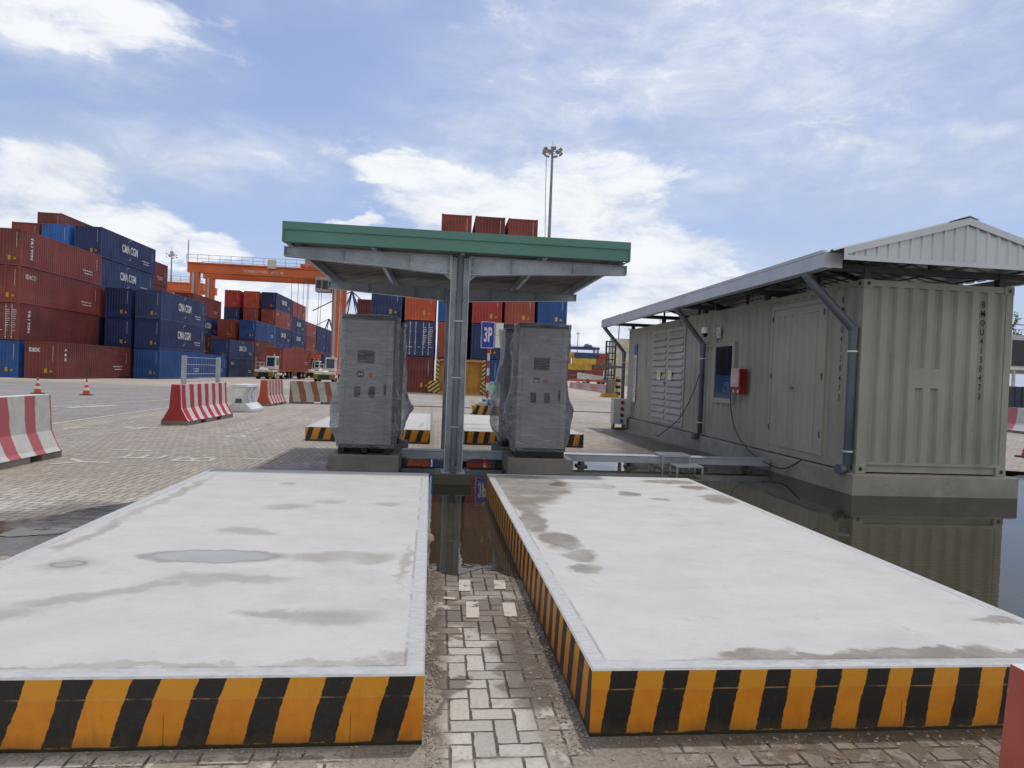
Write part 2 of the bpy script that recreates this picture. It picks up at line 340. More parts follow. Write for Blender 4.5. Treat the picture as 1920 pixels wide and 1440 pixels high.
# ------------------------------------------------------------------ concrete slabs
ORG = (.60, .235, .012); BLK = (.012, .012, .011)
def slab_top(name, damp, pools, edges, crisp=(1.3, .55), wetc=(.62, .58, .53), wetf=.78):
    m, g, b, o = newmat(name); p = g.pos(); px, py, pz = g.sep(p)
    w = g.vm('MULTIPLY', g.vm('SUBTRACT', g.noise(p, 5., 6, .62)[1], (.5, .5, .5)), (.30, .30, 0)); q = g.vm('ADD', p, w)
    q2 = g.vm('ADD', p, g.vm('MULTIPLY', g.vm('SUBTRACT', g.noise(p, 6., 4, .5)[1], (.5, .5, .5)), (.14, .14, 0)))
    n1, _ = g.noise(g.vm('MULTIPLY', p, (1, 1.6, 1)), 2.5, 6, .65); n2, _ = g.noise(g.vm('MULTIPLY', p, (1, 3, 1)), 16, 5, .7); n3, _ = g.noise(p, 90, 4, .7)
    cc = g.mix(g.mr(n1, .25, .75), (.45, .445, .425), (.52, .515, .49))
    cc = g.mix(g.m('MULTIPLY', g.mr(n2, .52, .72), .35), cc, (.37, .365, .35))
    cc = g.mix(g.m('MULTIPLY', g.mr(n3, .60, .72), .3), cc, (.34, .32, .29))
    nsw, _ = g.noise(g.vm('MULTIPLY', q, (9, 1.1, 1)), 3.2, 6, .7, .8); cc = g.mix(g.m('MULTIPLY', g.mr(nsw, .55, .68), .22), cc, (.36, .35, .33))
    nbl, _ = g.noise(q, 1.7, 6, .7); cc = g.mix(g.m('MULTIPLY', g.mr(nbl, .52, .66), .20), cc, (.37, .35, .32))
    vo = g.n('ShaderNodeTexVoronoi', feature='DISTANCE_TO_EDGE'); g.put(vo.inputs['Vector'], q); vo.inputs['Scale'].default_value = .8
    cc = g.mix(g.m('MULTIPLY', g.m('MULTIPLY', g.mr(vo.outputs[0], .006, .002), g.mr(nbl, .5, .6)), .18), cc, (.25, .24, .22))
    d1 = g.blobs(q, damp, a=crisp[0], b=crisp[1])
    pr = g.blobs(q2, pools, a=1.06, b=.98); rim = g.m('MULTIPLY', g.blobs(q2, pools, a=1.22, b=1.06), g.m('SUBTRACT', 1., g.blobs(q2, pools, a=1.0, b=.80)))
    # trowelled bluish border band and dark joint line
    x0, x1, y0, y1 = edges; xs_ = g.m('ADD', px, g.m('MULTIPLY', py, .0135))
    dx = g.m('MINIMUM', g.m('SUBTRACT', xs_, x0), g.m('SUBTRACT', x1, xs_)); dy = g.m('MINIMUM', g.m('SUBTRACT', py, y0), g.m('SUBTRACT', y1, py))
    de = g.m('ADD', g.m('MINIMUM', dx, dy), g.m('MULTIPLY', g.m('SUBTRACT', n2, .5), .02)); band = g.mr(de, .088, .078)
    line = g.m('MULTIPLY', g.mr(g.m('ABSOLUTE', g.m('SUBTRACT', de, .085)), .011, .004), g.mr(n1, .42, .55))
    bc = g.mix(g.mr(n2, .35, .65), (.31, .33, .34), (.47, .49, .49))
    cc = g.mix(g.m('MULTIPLY', band, .55), cc, bc); cc = g.mix(g.m('MULTIPLY', line, .6), cc, (.22, .22, .22))
    d1 = g.m('MULTIPLY', d1, g.mr(g.m('ADD', g.m('MULTIPLY', n1, .5), g.m('MULTIPLY', nbl, .5)), .36, .56, .50, 1.))
    inner = g.m('MULTIPLY', d1, g.m('SUBTRACT', 1., g.m('MULTIPLY', band, .75)))
    cc = g.mix(g.m('MULTIPLY', inner, wetf), cc, g.mix(1., cc, wetc, 'MULTIPLY'))
    cc = g.mix(g.m('MULTIPLY', pr, .6), cc, g.mix(1., cc, (.58, .57, .55), 'MULTIPLY')); cc = g.mix(g.m('MULTIPLY', rim, .7), cc, g.mix(1., cc, (.60, .57, .54), 'MULTIPLY'))
    g.put(b.inputs['Base Color'], cc)
    g.put(b.inputs['Roughness'], g.m('SUBTRACT', g.m('SUBTRACT', .80, g.m('MULTIPLY', inner, .25)), g.m('MULTIPLY', pr, .50), clamp=True))
    g.put(b.inputs['Normal'], g.bump(g.m('MULTIPLY', g.m('ADD', g.m('MULTIPLY', n2, .6), g.m('MULTIPLY', n3, .4)), g.m('SUBTRACT', 1., pr)), .004, .5)); return m
def slab_side(name, vec, period, duty, off=0.):
    m, g, b, o = newmat(name); p = g.pos(); x, y, z = g.sep(p)
    n1, _ = g.noise(p, 26, 4, .6); n2, _ = g.noise(p, 5, 5, .65); n5, _ = g.noise(p, 60, 4, .7); nl, _ = g.noise(p, 2.3, 1)
    t = g.m('ADD', g.m('SUBTRACT', g.vm('DOT_PRODUCT', p, vec), off), g.m('ADD', g.m('MULTIPLY', g.m('SUBTRACT', n1, .5), .018), g.m('MULTIPLY', g.m('SUBTRACT', nl, .5), .05)))
    fr = g.m('FRACT', g.m('DIVIDE', t, period)); k = g.mr(fr, duty, duty+.012); k = g.m('MULTIPLY', k, g.mr(fr, 1., .99))
    k = g.m('SUBTRACT', 1., g.m('MULTIPLY', g.m('SUBTRACT', 1., k), g.mr(g.m('ADD', z, g.m('MULTIPLY', n1, .03)), .028, .032)))
    zj = g.m('ADD', z, g.m('MULTIPLY', nl, .008))
    ye = g.mix(g.mr(n2, .25, .7), (.56, .185, .006), (.70, .27, .010)); ye = g.mix(g.mr(zj, .205, .225), ye, (.66, .29, .014)); ye = g.mix(g.m('MULTIPLY', g.mr(n5, .58, .7), .35), ye, (.45, .13, .01))
    bk = g.mix(g.mr(n5, .5, .8), (.010, .010, .010), (.030, .030, .027))
    cc = g.mix(k, bk, ye)
    cc = g.mix(g.m('MULTIPLY', g.mr(g.m('ABSOLUTE', g.m('SUBTRACT', zj, .213)), .004, .0015), g.mr(n2, .40, .60, .02, .5)), cc, (.62, .34, .12))
    nv, _ = g.noise(g.vm('MULTIPLY', p, (6, 6, 1)), 4, 5, .7); cc = g.mix(g.m('MULTIPLY', g.m('MULTIPLY', g.mr(nv, .55, .72), k), .22), cc, (.30, .12, .02))
    nch, _ = g.noise(p, 34, 6, .75); cc = g.mix(g.m('MULTIPLY', g.mr(nch, .69, .71), .8), cc, (.30, .26, .20))
    for xc in (-1.07, -1.42, -.32, 1.30, 2.2): cc = g.mix(g.m('MULTIPLY', g.mr(g.m('ABSOLUTE', g.m('SUBTRACT', x, xc)), .0025, .001), g.m('MULTIPLY', g.mr(z, .16, .12), .8)), cc, (.06, .03, .01))
    cc = g.mix(g.m('MULTIPLY', g.mr(g.m('SUBTRACT', z, g.m('MULTIPLY', nv, .10)), .03, -.04), .35), cc, (.12, .085, .05))
    cc = g.mix(g.mr(g.m('ADD', z, g.m('MULTIPLY', n2, .03)), .034, .026), cc, (.028, .028, .018))
    g.put(b.inputs['Base Color'], cc); b.inputs['Roughness'].default_value = .42
    g.put(b.inputs['Normal'], g.bump(g.m('ADD', g.m('MULTIPLY', n2, .5), g.m('MULTIPLY', n5, .3)), .006, .5)); return m
LD = [(-.66, 4.58, .36, .14), (-.42, 4.56, .20, .16), (-1.34, 4.10, .26, .12), (-1.12, 4.08, .3, .07), (-1.9, 3.75, .34, .09, .5), (-2.3, 3.42, .42, .13, .4), (-1.6, 3.95, .22, .06, .5), (-.5, 3.47, .26, .14), (-.8, 3.52, .2, .07), (-1.33, 6.2, .22, .14),
      (-1.0, 6.46, .15, .11), (-.45, 6.4, .14, .10), (-1.5, 5.3, .2, .10), (-1.35, 5.2, .16, .08), (-1.3, 2.905, 1.3, .035), (-.35, 2.93, .35, .035), (-.12, 3.0, .1, .07), (-.17, 4.45, .035, .5), (-2.26, 4.36, .2, .16), (-1.6, 7.4, .12, .1), (-2.5, 6.5, .06, 1.6), (-2.48, 5.2, .05, .6)]
LP_ = [(-1.46, 4.57, .44, .155), (-2.25, 4.36, .10, .07)]
RD = [(.95, 7.6, .50, .85), (1.0, 7.0, .32, .5), (1.25, 7.35, .3, .35), (.90, 6.6, .17, .6), (.86, 5.75, .13, .45), (.98, 5.1, .16, .28), (1.06, 4.66, .14, .17), (1.02, 4.35, .12, .1), (1.0, 8.1, .5, .3), (1.3, 7.9, .3, .4), (2.0, 2.92, .75, .045), (1.55, 2.98, .2, .07), (2.45, 2.98, .45, .085), (2.9, 2.93, .45, .09),
      (2.95, 8.1, .35, .16), (3.12, 7.0, .20, .28), (3.1, 7.7, .16, .15), (2.15, 7.2, .13, .14), (2.4, 6.9, .1, .08), (3.2, 3.4, .16, .06)]
RP_ = [(1.62, 7.72, .27, .19), (1.93, 7.66, .18, .13)]
RRD = [(.95, 15.4, .4, .25), (.85, 16.6, .5, .3), (-.4, 16, .05, .9)]
S = -.0135
def slab(name, label, x0, x1, y0, y1, topm, fm, sm):
    r = empty(name, ((x0+x1)/2, (y0+y1)/2, 0), label, 'concrete slab', 'raised concrete parking slabs')
    ox, oy, _ = r.location; sk = lambda x, y: (x+S*y-ox, y-oy)
    H = .30 if y0 < 10 else .29; e = .008; zb = -.04
    P = [sk(x0, y0), sk(x1, y0), sk(x1, y1), sk(x0, y1)]; Q = [sk(x0+e, y0+e), sk(x1-e, y0+e), sk(x1-e, y1-e), sk(x0+e, y1-e)]
    mb = MB(); vs = [(*p, zb) for p in P]+[(*p, H-e) for p in P]+[(*p, H) for p in Q]
    mb.add(vs, [(0, 1, 5, 4), (2, 3, 7, 6)], 0); mb.add(vs, [(1, 2, 6, 5), (3, 0, 4, 7)], 1); mb.build('painted_side', [fm, sm], r, flip=False)
    mb = MB(); mb.add([v for v in vs[4:]], [(4, 5, 6, 7), (0, 1, 5, 4), (1, 2, 6, 5), (2, 3, 7, 6), (3, 0, 4, 7)]); mb.build('concrete_top', topm, r, flip=False)
    return r
SXL = slab_side('hazard_front_wide', (1, 0, -.27), .26, .42, .026); SXR = slab_side('hazard_front_narrow', (1, 0, -.17), .24, .475, .045); SYL = slab_side('hazard_side', (0, 1, .15), .19, .5)
slab('raised_slab', 'near left white concrete slab with wide black and yellow stripes', -2.62, .02, 2.81, 8.38, slab_top('slab_top_left', LD, LP_, (-2.62, .02, 2.81, 8.38)), SXL, SYL)
slab('raised_slab', 'near right white concrete slab, flood water along its far side', .755, 3.44, 2.84, 8.45, slab_top('slab_top_right', RD, RP_, (.755, 3.44, 2.84, 8.45), (1.25, .78), (.40, .355, .29), .95), SXR, SYL)
slab('raised_slab', 'far left concrete slab behind the left wrapped cabinets', -2.64, .03, 14.6, 20.2, slab_top('slab_top_far', RRD, [(-2, 17, .1, .1)], (-2.64, .03, 14.6, 20.2)), SXL, SYL)
slab('raised_slab', 'far right concrete slab behind the right wrapped cabinets', .79, 3.49, 14.7, 20.3, slab_top('slab_top_far2', RRD, [(2, 17, .1, .1)], (.79, 3.49, 14.7, 20.3)), SXR, SYL)
# ------------------------------------------------------------------ road markings and kerb line
def worn_mat():
    m = bpy.data.materials.new('worn_road_paint'); m.use_nodes = True; m.node_tree.nodes.clear(); g = G(m.node_tree); p = g.pos()
    n1, _ = g.noise(p, 14, 8, .72); n2, _ = g.noise(p, 2.2, 4, .6); a = g.mr(g.m('ADD', n1, g.m('MULTIPLY', g.m('SUBTRACT', n2, .5), .5)), .33, .47)
    b = g.n('ShaderNodeBsdfPrincipled'); g.put(b.inputs['Base Color'], g.mix(n1, (.42, .38, .32), (.62, .58, .50))); b.inputs['Roughness'].default_value = .8; g.put(b.inputs['Alpha'], g.m('MULTIPLY_ADD', a, .82, .08))
    g.t.links.new(b.outputs[0], g.n('ShaderNodeOutputMaterial').inputs[0]); return m
MARK = worn_mat()
def marking(name, me, loc, rz=0):
    o = bpy.data.objects.new(name, me); o.location = (loc[0], loc[1], gz(loc[1])+.004); o.rotation_euler = (R(-.258) if loc[1] > 12 else 0, 0, rz); col.objects.link(o); tag(o, kind='structure'); return o
for s, x, y, w, rz in [('B', -3.6, 10.9, .62, math.pi*.5), ('Y', -4.95, 10.3, .7, math.pi*.5), ('E', -4.45, 11.1, .62, math.pi*.5), ('1', -5.0, 11.9, .6, math.pi*.5), ('T', -7.5, 15.6, .8, math.pi*.5), ('4', -6.6, 16.0, .8, math.pi*.5), ('O', -11.3, 19.0, 1.0, math.pi*.5),
                       ('A', -13.8, 19.6, 1.0, math.pi*.5), ('2', -4.4, 16.6, .7, math.pi*.5), ('P', -3.9, 14.8, .7, math.pi*.5), ('L', -2.6, 17.9, .7, math.pi*.5), ('H', -3.6, 20.4, .8, math.pi*.5), ('1', -2.7, 11.2, .5, math.pi*.5), ('E', 5.4, 19.5, .9, math.pi*.5), ('N', 6.3, 24, 1.2, math.pi*.5), ('S', 4.6, 26, 1.2, math.pi*.5)]:
    marking('road_marking', textmesh('road_marking', s, 1.5*w, MARK, 1.15, extrude=.0), (x, y), rz)
def strip(x0, y0, x1, y1, w):
    a, b_ = Vector((x0, y0)), Vector((x1, y1)); d = (b_-a).normalized(); n = Vector((-d.y, d.x))*w/2
    P = [a-n, b_-n, b_+n, a+n]; mb = MB(); mb.add([(p.x, p.y, gz(p.y)+.005) for p in P], [(0, 1, 2, 3)]); tag(mb.build('road_marking', MARK), kind='structure')
strip(-9.0, 14.0, -9.55, 27, .12); strip(-12.5, 22, -11.4, 30, .15); strip(-11.9, 22.6, -11.3, 24.6, .5)
strip(-22, 36, -9, 39, .18); strip(-14, 33, -6, 34.5, .15); strip(-30, 41, -4, 43.5, .2); strip(-3, 34, 12, 35, .15); strip(-3, 37, 3, 37.4, .18); strip(-2.5, 40, 14, 41, .15); strip(5, 28, 7.5, 27.2, .2); strip(4.5, 24, 6.8, 23.5, .12); strip(-2.2, 21.6, -.4, 21.6, .14); strip(.8, 22.4, 1.7, 22.4, .14); strip(9, 44, 16, 46, .2)
for x_, y_, l_ in ((.235, 4.9, .13), (.50, 4.92, .10), (.27, 4.40, .15), (.52, 4.40, .13), (.12, 4.62, .02)): strip(x_, y_-l_, x_+.01, y_+l_, .085)
RUST = paint('rusty_rail', (.13, .05, .03), .8, dirt=.5)
mb = MB(); mb.box(-5, 9.5, 31.0, 31.16, gz(31)-.02, gz(31)+.03); tag(mb.build('drain_rail', RUST), 'long rusty steel rail set in the ground behind the sign', 'rail')
mb = MB()
for y in (43, 46.5, 50): mb.add([(8, y, gz(y)+.01), (17, y-1.5, gz(y)+.01), (17, y-1.38, gz(y)+.01), (8, y+.12, gz(y)+.01)], [(0, 1, 2, 3)])
tag(mb.build('crane_track', RUST), kind='structure')
# ------------------------------------------------------------------ canopy
def galv_mat():
    m, g, b, o = newmat('galvanised_steel'); p = g.pos()
    v = g.n('ShaderNodeTexVoronoi'); g.put(v.inputs['Vector'], p); v.inputs['Scale'].default_value = 55
    n, _ = g.noise(p, 3, 5, .6)
    cc = g.mix(g.m('MULTIPLY', g.sep(v.outputs['Color'])[0], .55), (.37, .415, .475), (.50, .55, .61)); cc = g.mix(g.m('MULTIPLY', g.mr(n, .4, .7), .5), cc, (.24, .26, .29))
    g.put(b.inputs['Base Color'], cc); b.inputs['Metallic'].default_value = .35; g.put(b.inputs['Roughness'], g.mr(n, .2, .8, .38, .6)); return m
GALV = galv_mat()
DKSTEEL = paint('dark_steel', (.085, .09, .10), .5, .3, dirt=.3)
GREEN = paint('green_sheet', (.075, .20, .165), .42, dirt=.12, var=.10, streak=0, scale=1.5)
PIPE = paint('grey_upvc', (.10, .115, .15), .32, dirt=.12, scale=4)
CONC = paint('concrete', (.29, .27, .24), .9, dirt=.5, dcol=(.15, .135, .12), scale=3.5, streak=0, bump=.006, bscale=45)
UNDER = paint('roof_underside', (.13, .13, .12), .6, dirt=.3)
BOLT = paint('bolt_steel', (.35, .36, .38), .4, .7)
cn = empty('steel_canopy', (.25, 9.55, 0), 'grey steel canopy with green roof edge over the wrapped cabinets', 'canopy')
def split(o):
    # give every loose piece of o's mesh its own object with the same name and parent
    import bmesh
    me = o.data; n = len(me.vertices); par = list(range(n))
    def fd(a):
        while par[a] != a: par[a] = par[par[a]]; a = par[a]
        return a
    for e in me.edges: par[fd(e.vertices[0])] = fd(e.vertices[1])
    roots = sorted({fd(i) for i in range(n)}); out = []
    for r_ in roots:
        bm = bmesh.new(); bm.from_mesh(me); bm.verts.ensure_lookup_table()
        bmesh.ops.delete(bm, geom=[v for v in bm.verts if fd(v.index) != r_], context='VERTS')
        m2 = bpy.data.meshes.new(o.name.split('.')[0]); bm.to_mesh(m2); bm.free()
        for m in me.materials: m2.materials.append(m)
        c = bpy.data.objects.new(m2.name, m2); col.objects.link(c); c.parent = o.parent; out.append(c)
    bpy.data.objects.remove(o); return out
def loc(mb, r):
    o = r.location; mb.v = [(v[0]-o[0], v[1]-o[1], v[2]-o[2]) for v in mb.v]; return mb
def lb(mb, name, mats, r, **k): return loc(mb, r).build(name, mats, r, **k)
def frame(y, top=3.235, cx=.232):
    mb = MB()
    for sx in (-1, 1): mb.box(cx+sx*.125-.006, cx+sx*.125+.006, y-.10, y+.10, .17 if y < 11 else .02, top-.012)
    mb.box(cx-.119, cx+.119, y-.006, y+.006, .17 if y < 11 else .02, top-.012); mb.box(cx-.17, cx+.17, y-.16, y+.16, .155 if y < 11 else .005, .17 if y < 11 else .02)
    lb(mb, 'column', GALV, cn)
    for sx, tip in ((-1, -2.20), (1, 2.65)):
        x0 = cx+sx*.137; zt = top; mb = MB()
        zc, ze = 2.985, 3.115
        mb.prism([(x0, zc), (tip, ze), (tip, zt-.010), (x0, zt-.010)], 'y', y-.004, y+.004)
        for z0, z1, t in ((zc-.010, ze-.010, .010), (zt-.010, zt-.010, .010)):
            mb.prism([(x0, z0), (tip, z1), (tip, z1+t), (x0, z0+t)], 'y', y-.065, y+.065)
        mb.box(min(x0, x0-sx*.014), max(x0, x0-sx*.014), y-.08, y+.08, 2.90, zt+.02) if False else None
        mb.prism([(x0, zc-.01), (x0+sx*.10, zc-.01+.003), (x0, zc-.09)], 'y', y-.004, y+.004)
        mb.box(tip-.006, tip+.006, y-.065, y+.065, ze-.012, zt+.002)
        for xr in (.6, 1.5): mb.box(x0+sx*xr-.004, x0+sx*xr+.004, y-.06, y-.006, zc+xr*.055+.004, zt-.011)
        lb(mb, 'tapered_beam', GALV, cn)
        mb = MB(); xx = x0+sx*.006
        mb.box(xx-.008, xx+.008, y-.085, y+.085, 2.90, zt+.012)
        for zb_ in (2.95, 3.03, 3.12, 3.19):
            for dy in (-.045, .045): mb.tube([(xx+sx*.004, y+dy, zb_), (xx+sx*.035, y+dy, zb_)], .012, 6)
        lb(mb, 'end_plate', BOLT, cn)
frame(9.5); frame(13.1, cx=.20)
for i, x in enumerate((-2.11, -.97, .25, 1.42, 2.56)):
    mb = MB(); mb.box(x-.03, x-.026, 9.22, 14.25, 3.236, 3.37); mb.box(x-.026, x+.03, 9.22, 14.25, 3.236, 3.240); mb.box(x-.026, x+.03, 9.22, 14.25, 3.366, 3.37); lb(mb, 'purlin', GALV, cn)
mb = MB(); L = 5.1; n = 27; vs = []; fs = []
yy = 9.2
for i in range(n):
    for t, z in ((0, 0), (.55, 0), (.62, .03), (.93, .03)): vs += [(-2.148, yy+(i+t)*L/n, 3.375+z), (2.598, yy+(i+t)*L/n, 3.375+z)]
fs = [(2*i, 2*i+1, 2*i+3, 2*i+2) for i in range(len(vs)//2-1)]; mb.add(vs, fs); lb(mb, 'roof_sheet', UNDER, cn)
mb = MB()
prof = [(9.215, 3.245), (9.17, 3.252), (9.175, 3.405), (9.155, 3.415), (9.155, 3.52), (9.20, 3.525), (9.21, 3.5), (9.19, 3.41)]
mb.prism([(a, b) for a, b in prof], 'x', -2.15, 2.60)
for x0, x1 in ((-2.17, -2.15), (2.60, 2.62)): mb.prism([(9.155, 3.25), (9.30, 3.25), (9.5, 3.36), (14.33, 3.36), (14.33, 3.52), (9.155, 3.52)], 'x', x0, x1)
mb.box(-2.15, 2.60, 14.315, 14.33, 3.385, 3.50)
lb(mb, 'green_fascia', GREEN, cn)
mb = MB(); mb.box(-2.148, 2.598, 9.212, 9.30, 3.500, 3.506); mb.box(-2.148, -2.05, 9.30, 14.3, 3.500, 3.506); mb.box(2.50, 2.598, 9.30, 14.3, 3.500, 3.506); lb(mb, 'capping', GREEN, cn)
mb = MB(); mb.tube([(.232, 9.42, 3.3), (.232, 9.42, .26)], .046, 14); mb.tube([(.232, 9.42, .36), (.232, 9.42, .26), (.232, 9.385, .215), (.232, 9.30, .20)], .054, 14)
for z in (1.52, 2.6): mb.tube([(.232, 9.42, z), (.232, 9.42, z+.03)], .056, 14)
pp = lb(mb, 'downpipe', PIPE, cn); mb = MB()
for z in (1.5, 2.3, .8): mb.prism([(.165, 9.372), (.165, 9.366), (.30, 9.366), (.30, 9.49), (.294, 9.49), (.294, 9.372)], 'z', z, z+.02)
split(lb(mb, 'pipe_clamp', BOLT, cn))
DKCONC = paint('wet_concrete', (.075, .072, .05), .5, dirt=.5, bump=.004, streak=0)
mb = MB(); mb.box(-.03, .50, 9.30, 9.85, -.05, .155, bev=.01); mb.box(.03, .56, 12.85, 13.35, -.06, .02, bev=.01); split(lb(mb, 'concrete_base', DKCONC, cn))
# ------------------------------------------------------------------ wrapped cabinets
CONCD = paint('grey_block_concrete', (.215, .205, .195), .9, dirt=.5, dcol=(.13, .12, .11), scale=4, streak=0, bump=.006, bscale=45)
CAB = paint('grey_cabinet', (.56, .575, .60), .40, dirt=.1, var=.08, streak=0)
BLACK = paint('black_plastic', (.012, .012, .013), .35, dirt=.15, dcol=(.05, .05, .05))
SCREEN = paint('dark_screen', (.006, .008, .012), .12, dirt=.0)
RED = paint('red_button', (.45, .02, .02), .4); YEL = paint('yellow_ring', (.6, .4, .03), .4); STK = paint('green_sticker', (.12, .35, .08), .5)
def film_mat():
    m = bpy.data.materials.new('stretch_film'); m.use_nodes = True; m.node_tree.nodes.clear(); g = G(m.node_tree); p = g.pos()
    v = g.vm('MULTIPLY', p, (1.0, 1.0, 54)); v2 = g.vm('ADD', v, g.vm('MULTIPLY', g.noise(p, 1.5, 2)[1], (0, 0, 12)))
    n1, _ = g.noise(v2, 2.2, 7, .68, .6); n2, _ = g.noise(p, 11, 5, .6, 1.0); n3, _ = g.noise(v2, .7, 4, .6)
    n7, _ = g.noise(g.vm('MULTIPLY', v2, (1.5, 1.5, 2.6)), 2.0, 5, .7, .4); hz = g.m('ADD', g.m('ADD', g.m('MULTIPLY', g.mr(n1, .50, .60), .30), g.m('MULTIPLY', g.mr(n7, .55, .63), .38)), g.m('ADD', .01, g.m('MULTIPLY', g.mr(n3, .4, .7), .05)), clamp=True)
    n6, _ = g.noise(p, 24, 4, .6, 1.5); bp = g.bump(g.m('ADD', g.m('MULTIPLY', n1, .7), g.m('ADD', g.m('MULTIPLY', n2, .8), g.m('MULTIPLY', n6, .25))), .045, 1.)
    tr = g.n('ShaderNodeBsdfTransparent'); tr.inputs[0].default_value = (.96, .97, .98, 1)
    df = g.n('ShaderNodeBsdfDiffuse'); df.inputs[0].default_value = (.80, .84, .90, 1); g.put(df.inputs['Normal'], bp)
    gl = g.n('ShaderNodeBsdfGlossy'); gl.inputs['Roughness'].default_value = .12; gl.inputs[0].default_value = (1, 1, 1, 1); g.put(gl.inputs['Normal'], bp)
    a = g.n('ShaderNodeMixShader'); g.put(a.inputs[0], hz); g.t.links.new(tr.outputs[0], a.inputs[1]); g.t.links.new(df.outputs[0], a.inputs[2])
    fr = g.n('ShaderNodeFresnel'); fr.inputs[0].default_value = 1.45; g.put(fr.inputs[1], bp)
    c = g.n('ShaderNodeMixShader'); g.put(c.inputs[0], g.m('MULTIPLY_ADD', fr.outputs[0], 1.1, .03, clamp=True)); g.t.links.new(a.outputs[0], c.inputs[1]); g.t.links.new(gl.outputs[0], c.inputs[2])
    g.t.links.new(c.outputs[0], g.n('ShaderNodeOutputMaterial').inputs[0]); return m
FILMW = film_mat()
def hnoise(*a):
    from mathutils import noise
    return noise.noise(Vector(a))
def cabinet(x, y, label, seed, bulge):
    r = empty('wrapped_cabinet', (x, y, 0), label, 'charging cabinet', 'film wrapped charging cabinets on concrete blocks')
    W, D, z0, z1 = .80, .72, .255, 2.42
    mb = MB(); mb.box(-.12, W+.14, -.10, .86, -.06, .25, bev=.012); mb.build('concrete_block', CONCD, r)
    mb = MB(); mb.box(0, W, 0, D, z0+.155, z1-.07, bev=.006); mb.build('housing', CAB, r)
    mb = MB(); mb.box(-.006, W+.006, -.006, D+.006, z1-.07, z1, bev=.004); mb.build('top_cover', BLACK, r)
    mb = MB(); mb.box(0, W, 0, D, z0+.12, z0+.153)
    for a, b_ in ((0, .09), (.36, .44), (W-.09, W)): mb.box(a, b_, .0, D, z0, z0+.12)
    mb.box(.09, W-.09, .3, .36, z0, z0+.12); mb.box(.1, W-.1, .0, .01, z0, z0+.02)
    if seed in (3, 4): mb.box(.005, W-.005, .004, .012, z0, z0+.12)
    mb.build('plinth_frame', BLACK, r)
    mb = MB(); mb.box(.25, .51, -.004, .003, 1.67, 1.87); mb.build('display_screen', SCREEN, r)
    mb = MB(); mb.box(.255, .355, -.006, .002, 1.45, 1.545); pl = mb.build('card_reader', SCREEN, r)
    mb = MB(); mb.prism([(.27, 1.47), (.305, 1.488), (.34, 1.47), (.34, 1.525), (.305, 1.507), (.27, 1.525)], 'y', -.009, -.0065); mb.build('contactless_symbol', WHITE, pl)
    mb = MB(); mb.tube([(.455, -.003, 1.5), (.455, -.012, 1.5)], .042, 20); k = mb.build('emergency_button', YEL, r)
    mb = MB(); mb.tube([(.455, -.0125, 1.5), (.455, -.030, 1.5)], .027, 18); mb.build('push_cap', RED, k)
    for xx in (.205, .43):
        mb = MB(); c = []
        for (cx, cz, a0) in ((xx+.08, 1.29, 0), (xx+.03, 1.29, 90), (xx+.03, 1.16, 180), (xx+.08, 1.16, 270)):
            for q in range(4): t = R(a0+q*30); c.append((cx+.022*math.cos(t), cz+.022*math.sin(t)))
        mb.prism(c, 'y', -.008, .002); mb.build('socket_hatch', BLACK, r)
    mb = MB(); mb.box(W-.13, W-.10, -.02, .002, 1.19, 1.36, bev=.004); mb.build('door_handle', BLACK, r)
    mb = MB(); mb.box(W-.105, W-.102, -.003, .001, z0+.2, z1-.1); mb.box(.07, .073, -.003, .001, z0+.2, z1-.1); mb.build('door_seam', BLACK, r)
    if seed in (1,): mb = MB(); mb.box(W+.001, W+.004, .2, .5, 1.2, 1.42); mb.build('green_sticker', STK, r)
    # stretch film: crumpled shell round the four sides with creases and loose bulges
    nu, nv = 176, 130; per = []
    for i in range(nu):
        t = i/nu*4; s = int(t); f = t-s
        if s == 0: per.append((W*f, 0, 0, -1, f, 0))
        elif s == 1: per.append((W, D*f, 1, 0, f, 1))
        elif s == 2: per.append((W-W*f, D, 0, 1, f, 2))
        else: per.append((0, D-D*f, -1, 0, f, 3))
    vs = []
    for j in range(nv+1):
        z = z0+.10+(z1-z0-.085)*j/nv
        for (px, py, nx, ny, f, s) in per:
            k = 8*(f*(1-f)); k = min(1, k)
            d = (.032 if s == 0 else .012)+.007*hnoise(px*2.3+seed*7, py*3, z*7)*k+.0022*hnoise(px*5, py*5+seed, z*34)
            side = .050*max(0, hnoise(py*3+seed*3, px*2, z*2.2)+.25)+.016*abs(hnoise(px*6, py*9+seed, z*9))
            if s != 0: d += 1.3*side*min(1, 6*f*(1-f)+.35)
            for (bs, bz, ba, bw) in bulge:
                if s == bs: d += 1.1*ba*math.exp(-((z-bz)/bw)**2)*(.85+.55*hnoise(z*5, py*4, seed))*min(1, 5*f*(1-f)+(.7 if (f < .25) == (bs == 1) else .25))
            # rounded corner softening
            ex = .018*math.exp(-min(f, 1-f)*20); vs.append((px+nx*d, py+ny*d, z))
    fs = [(j*nu+i, j*nu+(i+1) % nu, (j+1)*nu+(i+1) % nu, (j+1)*nu+i) for j in range(nv) for i in range(nu)]
    mb = MB(); mb.add(vs, fs, 0, True); mb.build('stretch_film', FILMW, r, flip=False)
    return r
cabinet(-1.53, 10.45, 'grey film-wrapped cabinet left of the column, display facing the near slabs', 1, [(1, 1.1, .10, .35), (3, .95, .11, .22), (1, .62, .06, .12), (3, .62, .08, .15)])
cabinet(-1.50, 12.0, 'film-wrapped cabinet mostly hidden behind the left front one', 2, [(1, .9, .13, .32), (1, 1.5, .05, .2), (3, 1., .1, .2)])
cabinet(1.245, 10.55, 'grey film-wrapped cabinet right of the column, film bulging low on both sides', 3, [(3, 1.0, .12, .25), (3, .7, .1, .2), (1, 1.0, .10, .2), (3, 1.6, .03, .3), (1, .6, .05, .15)])
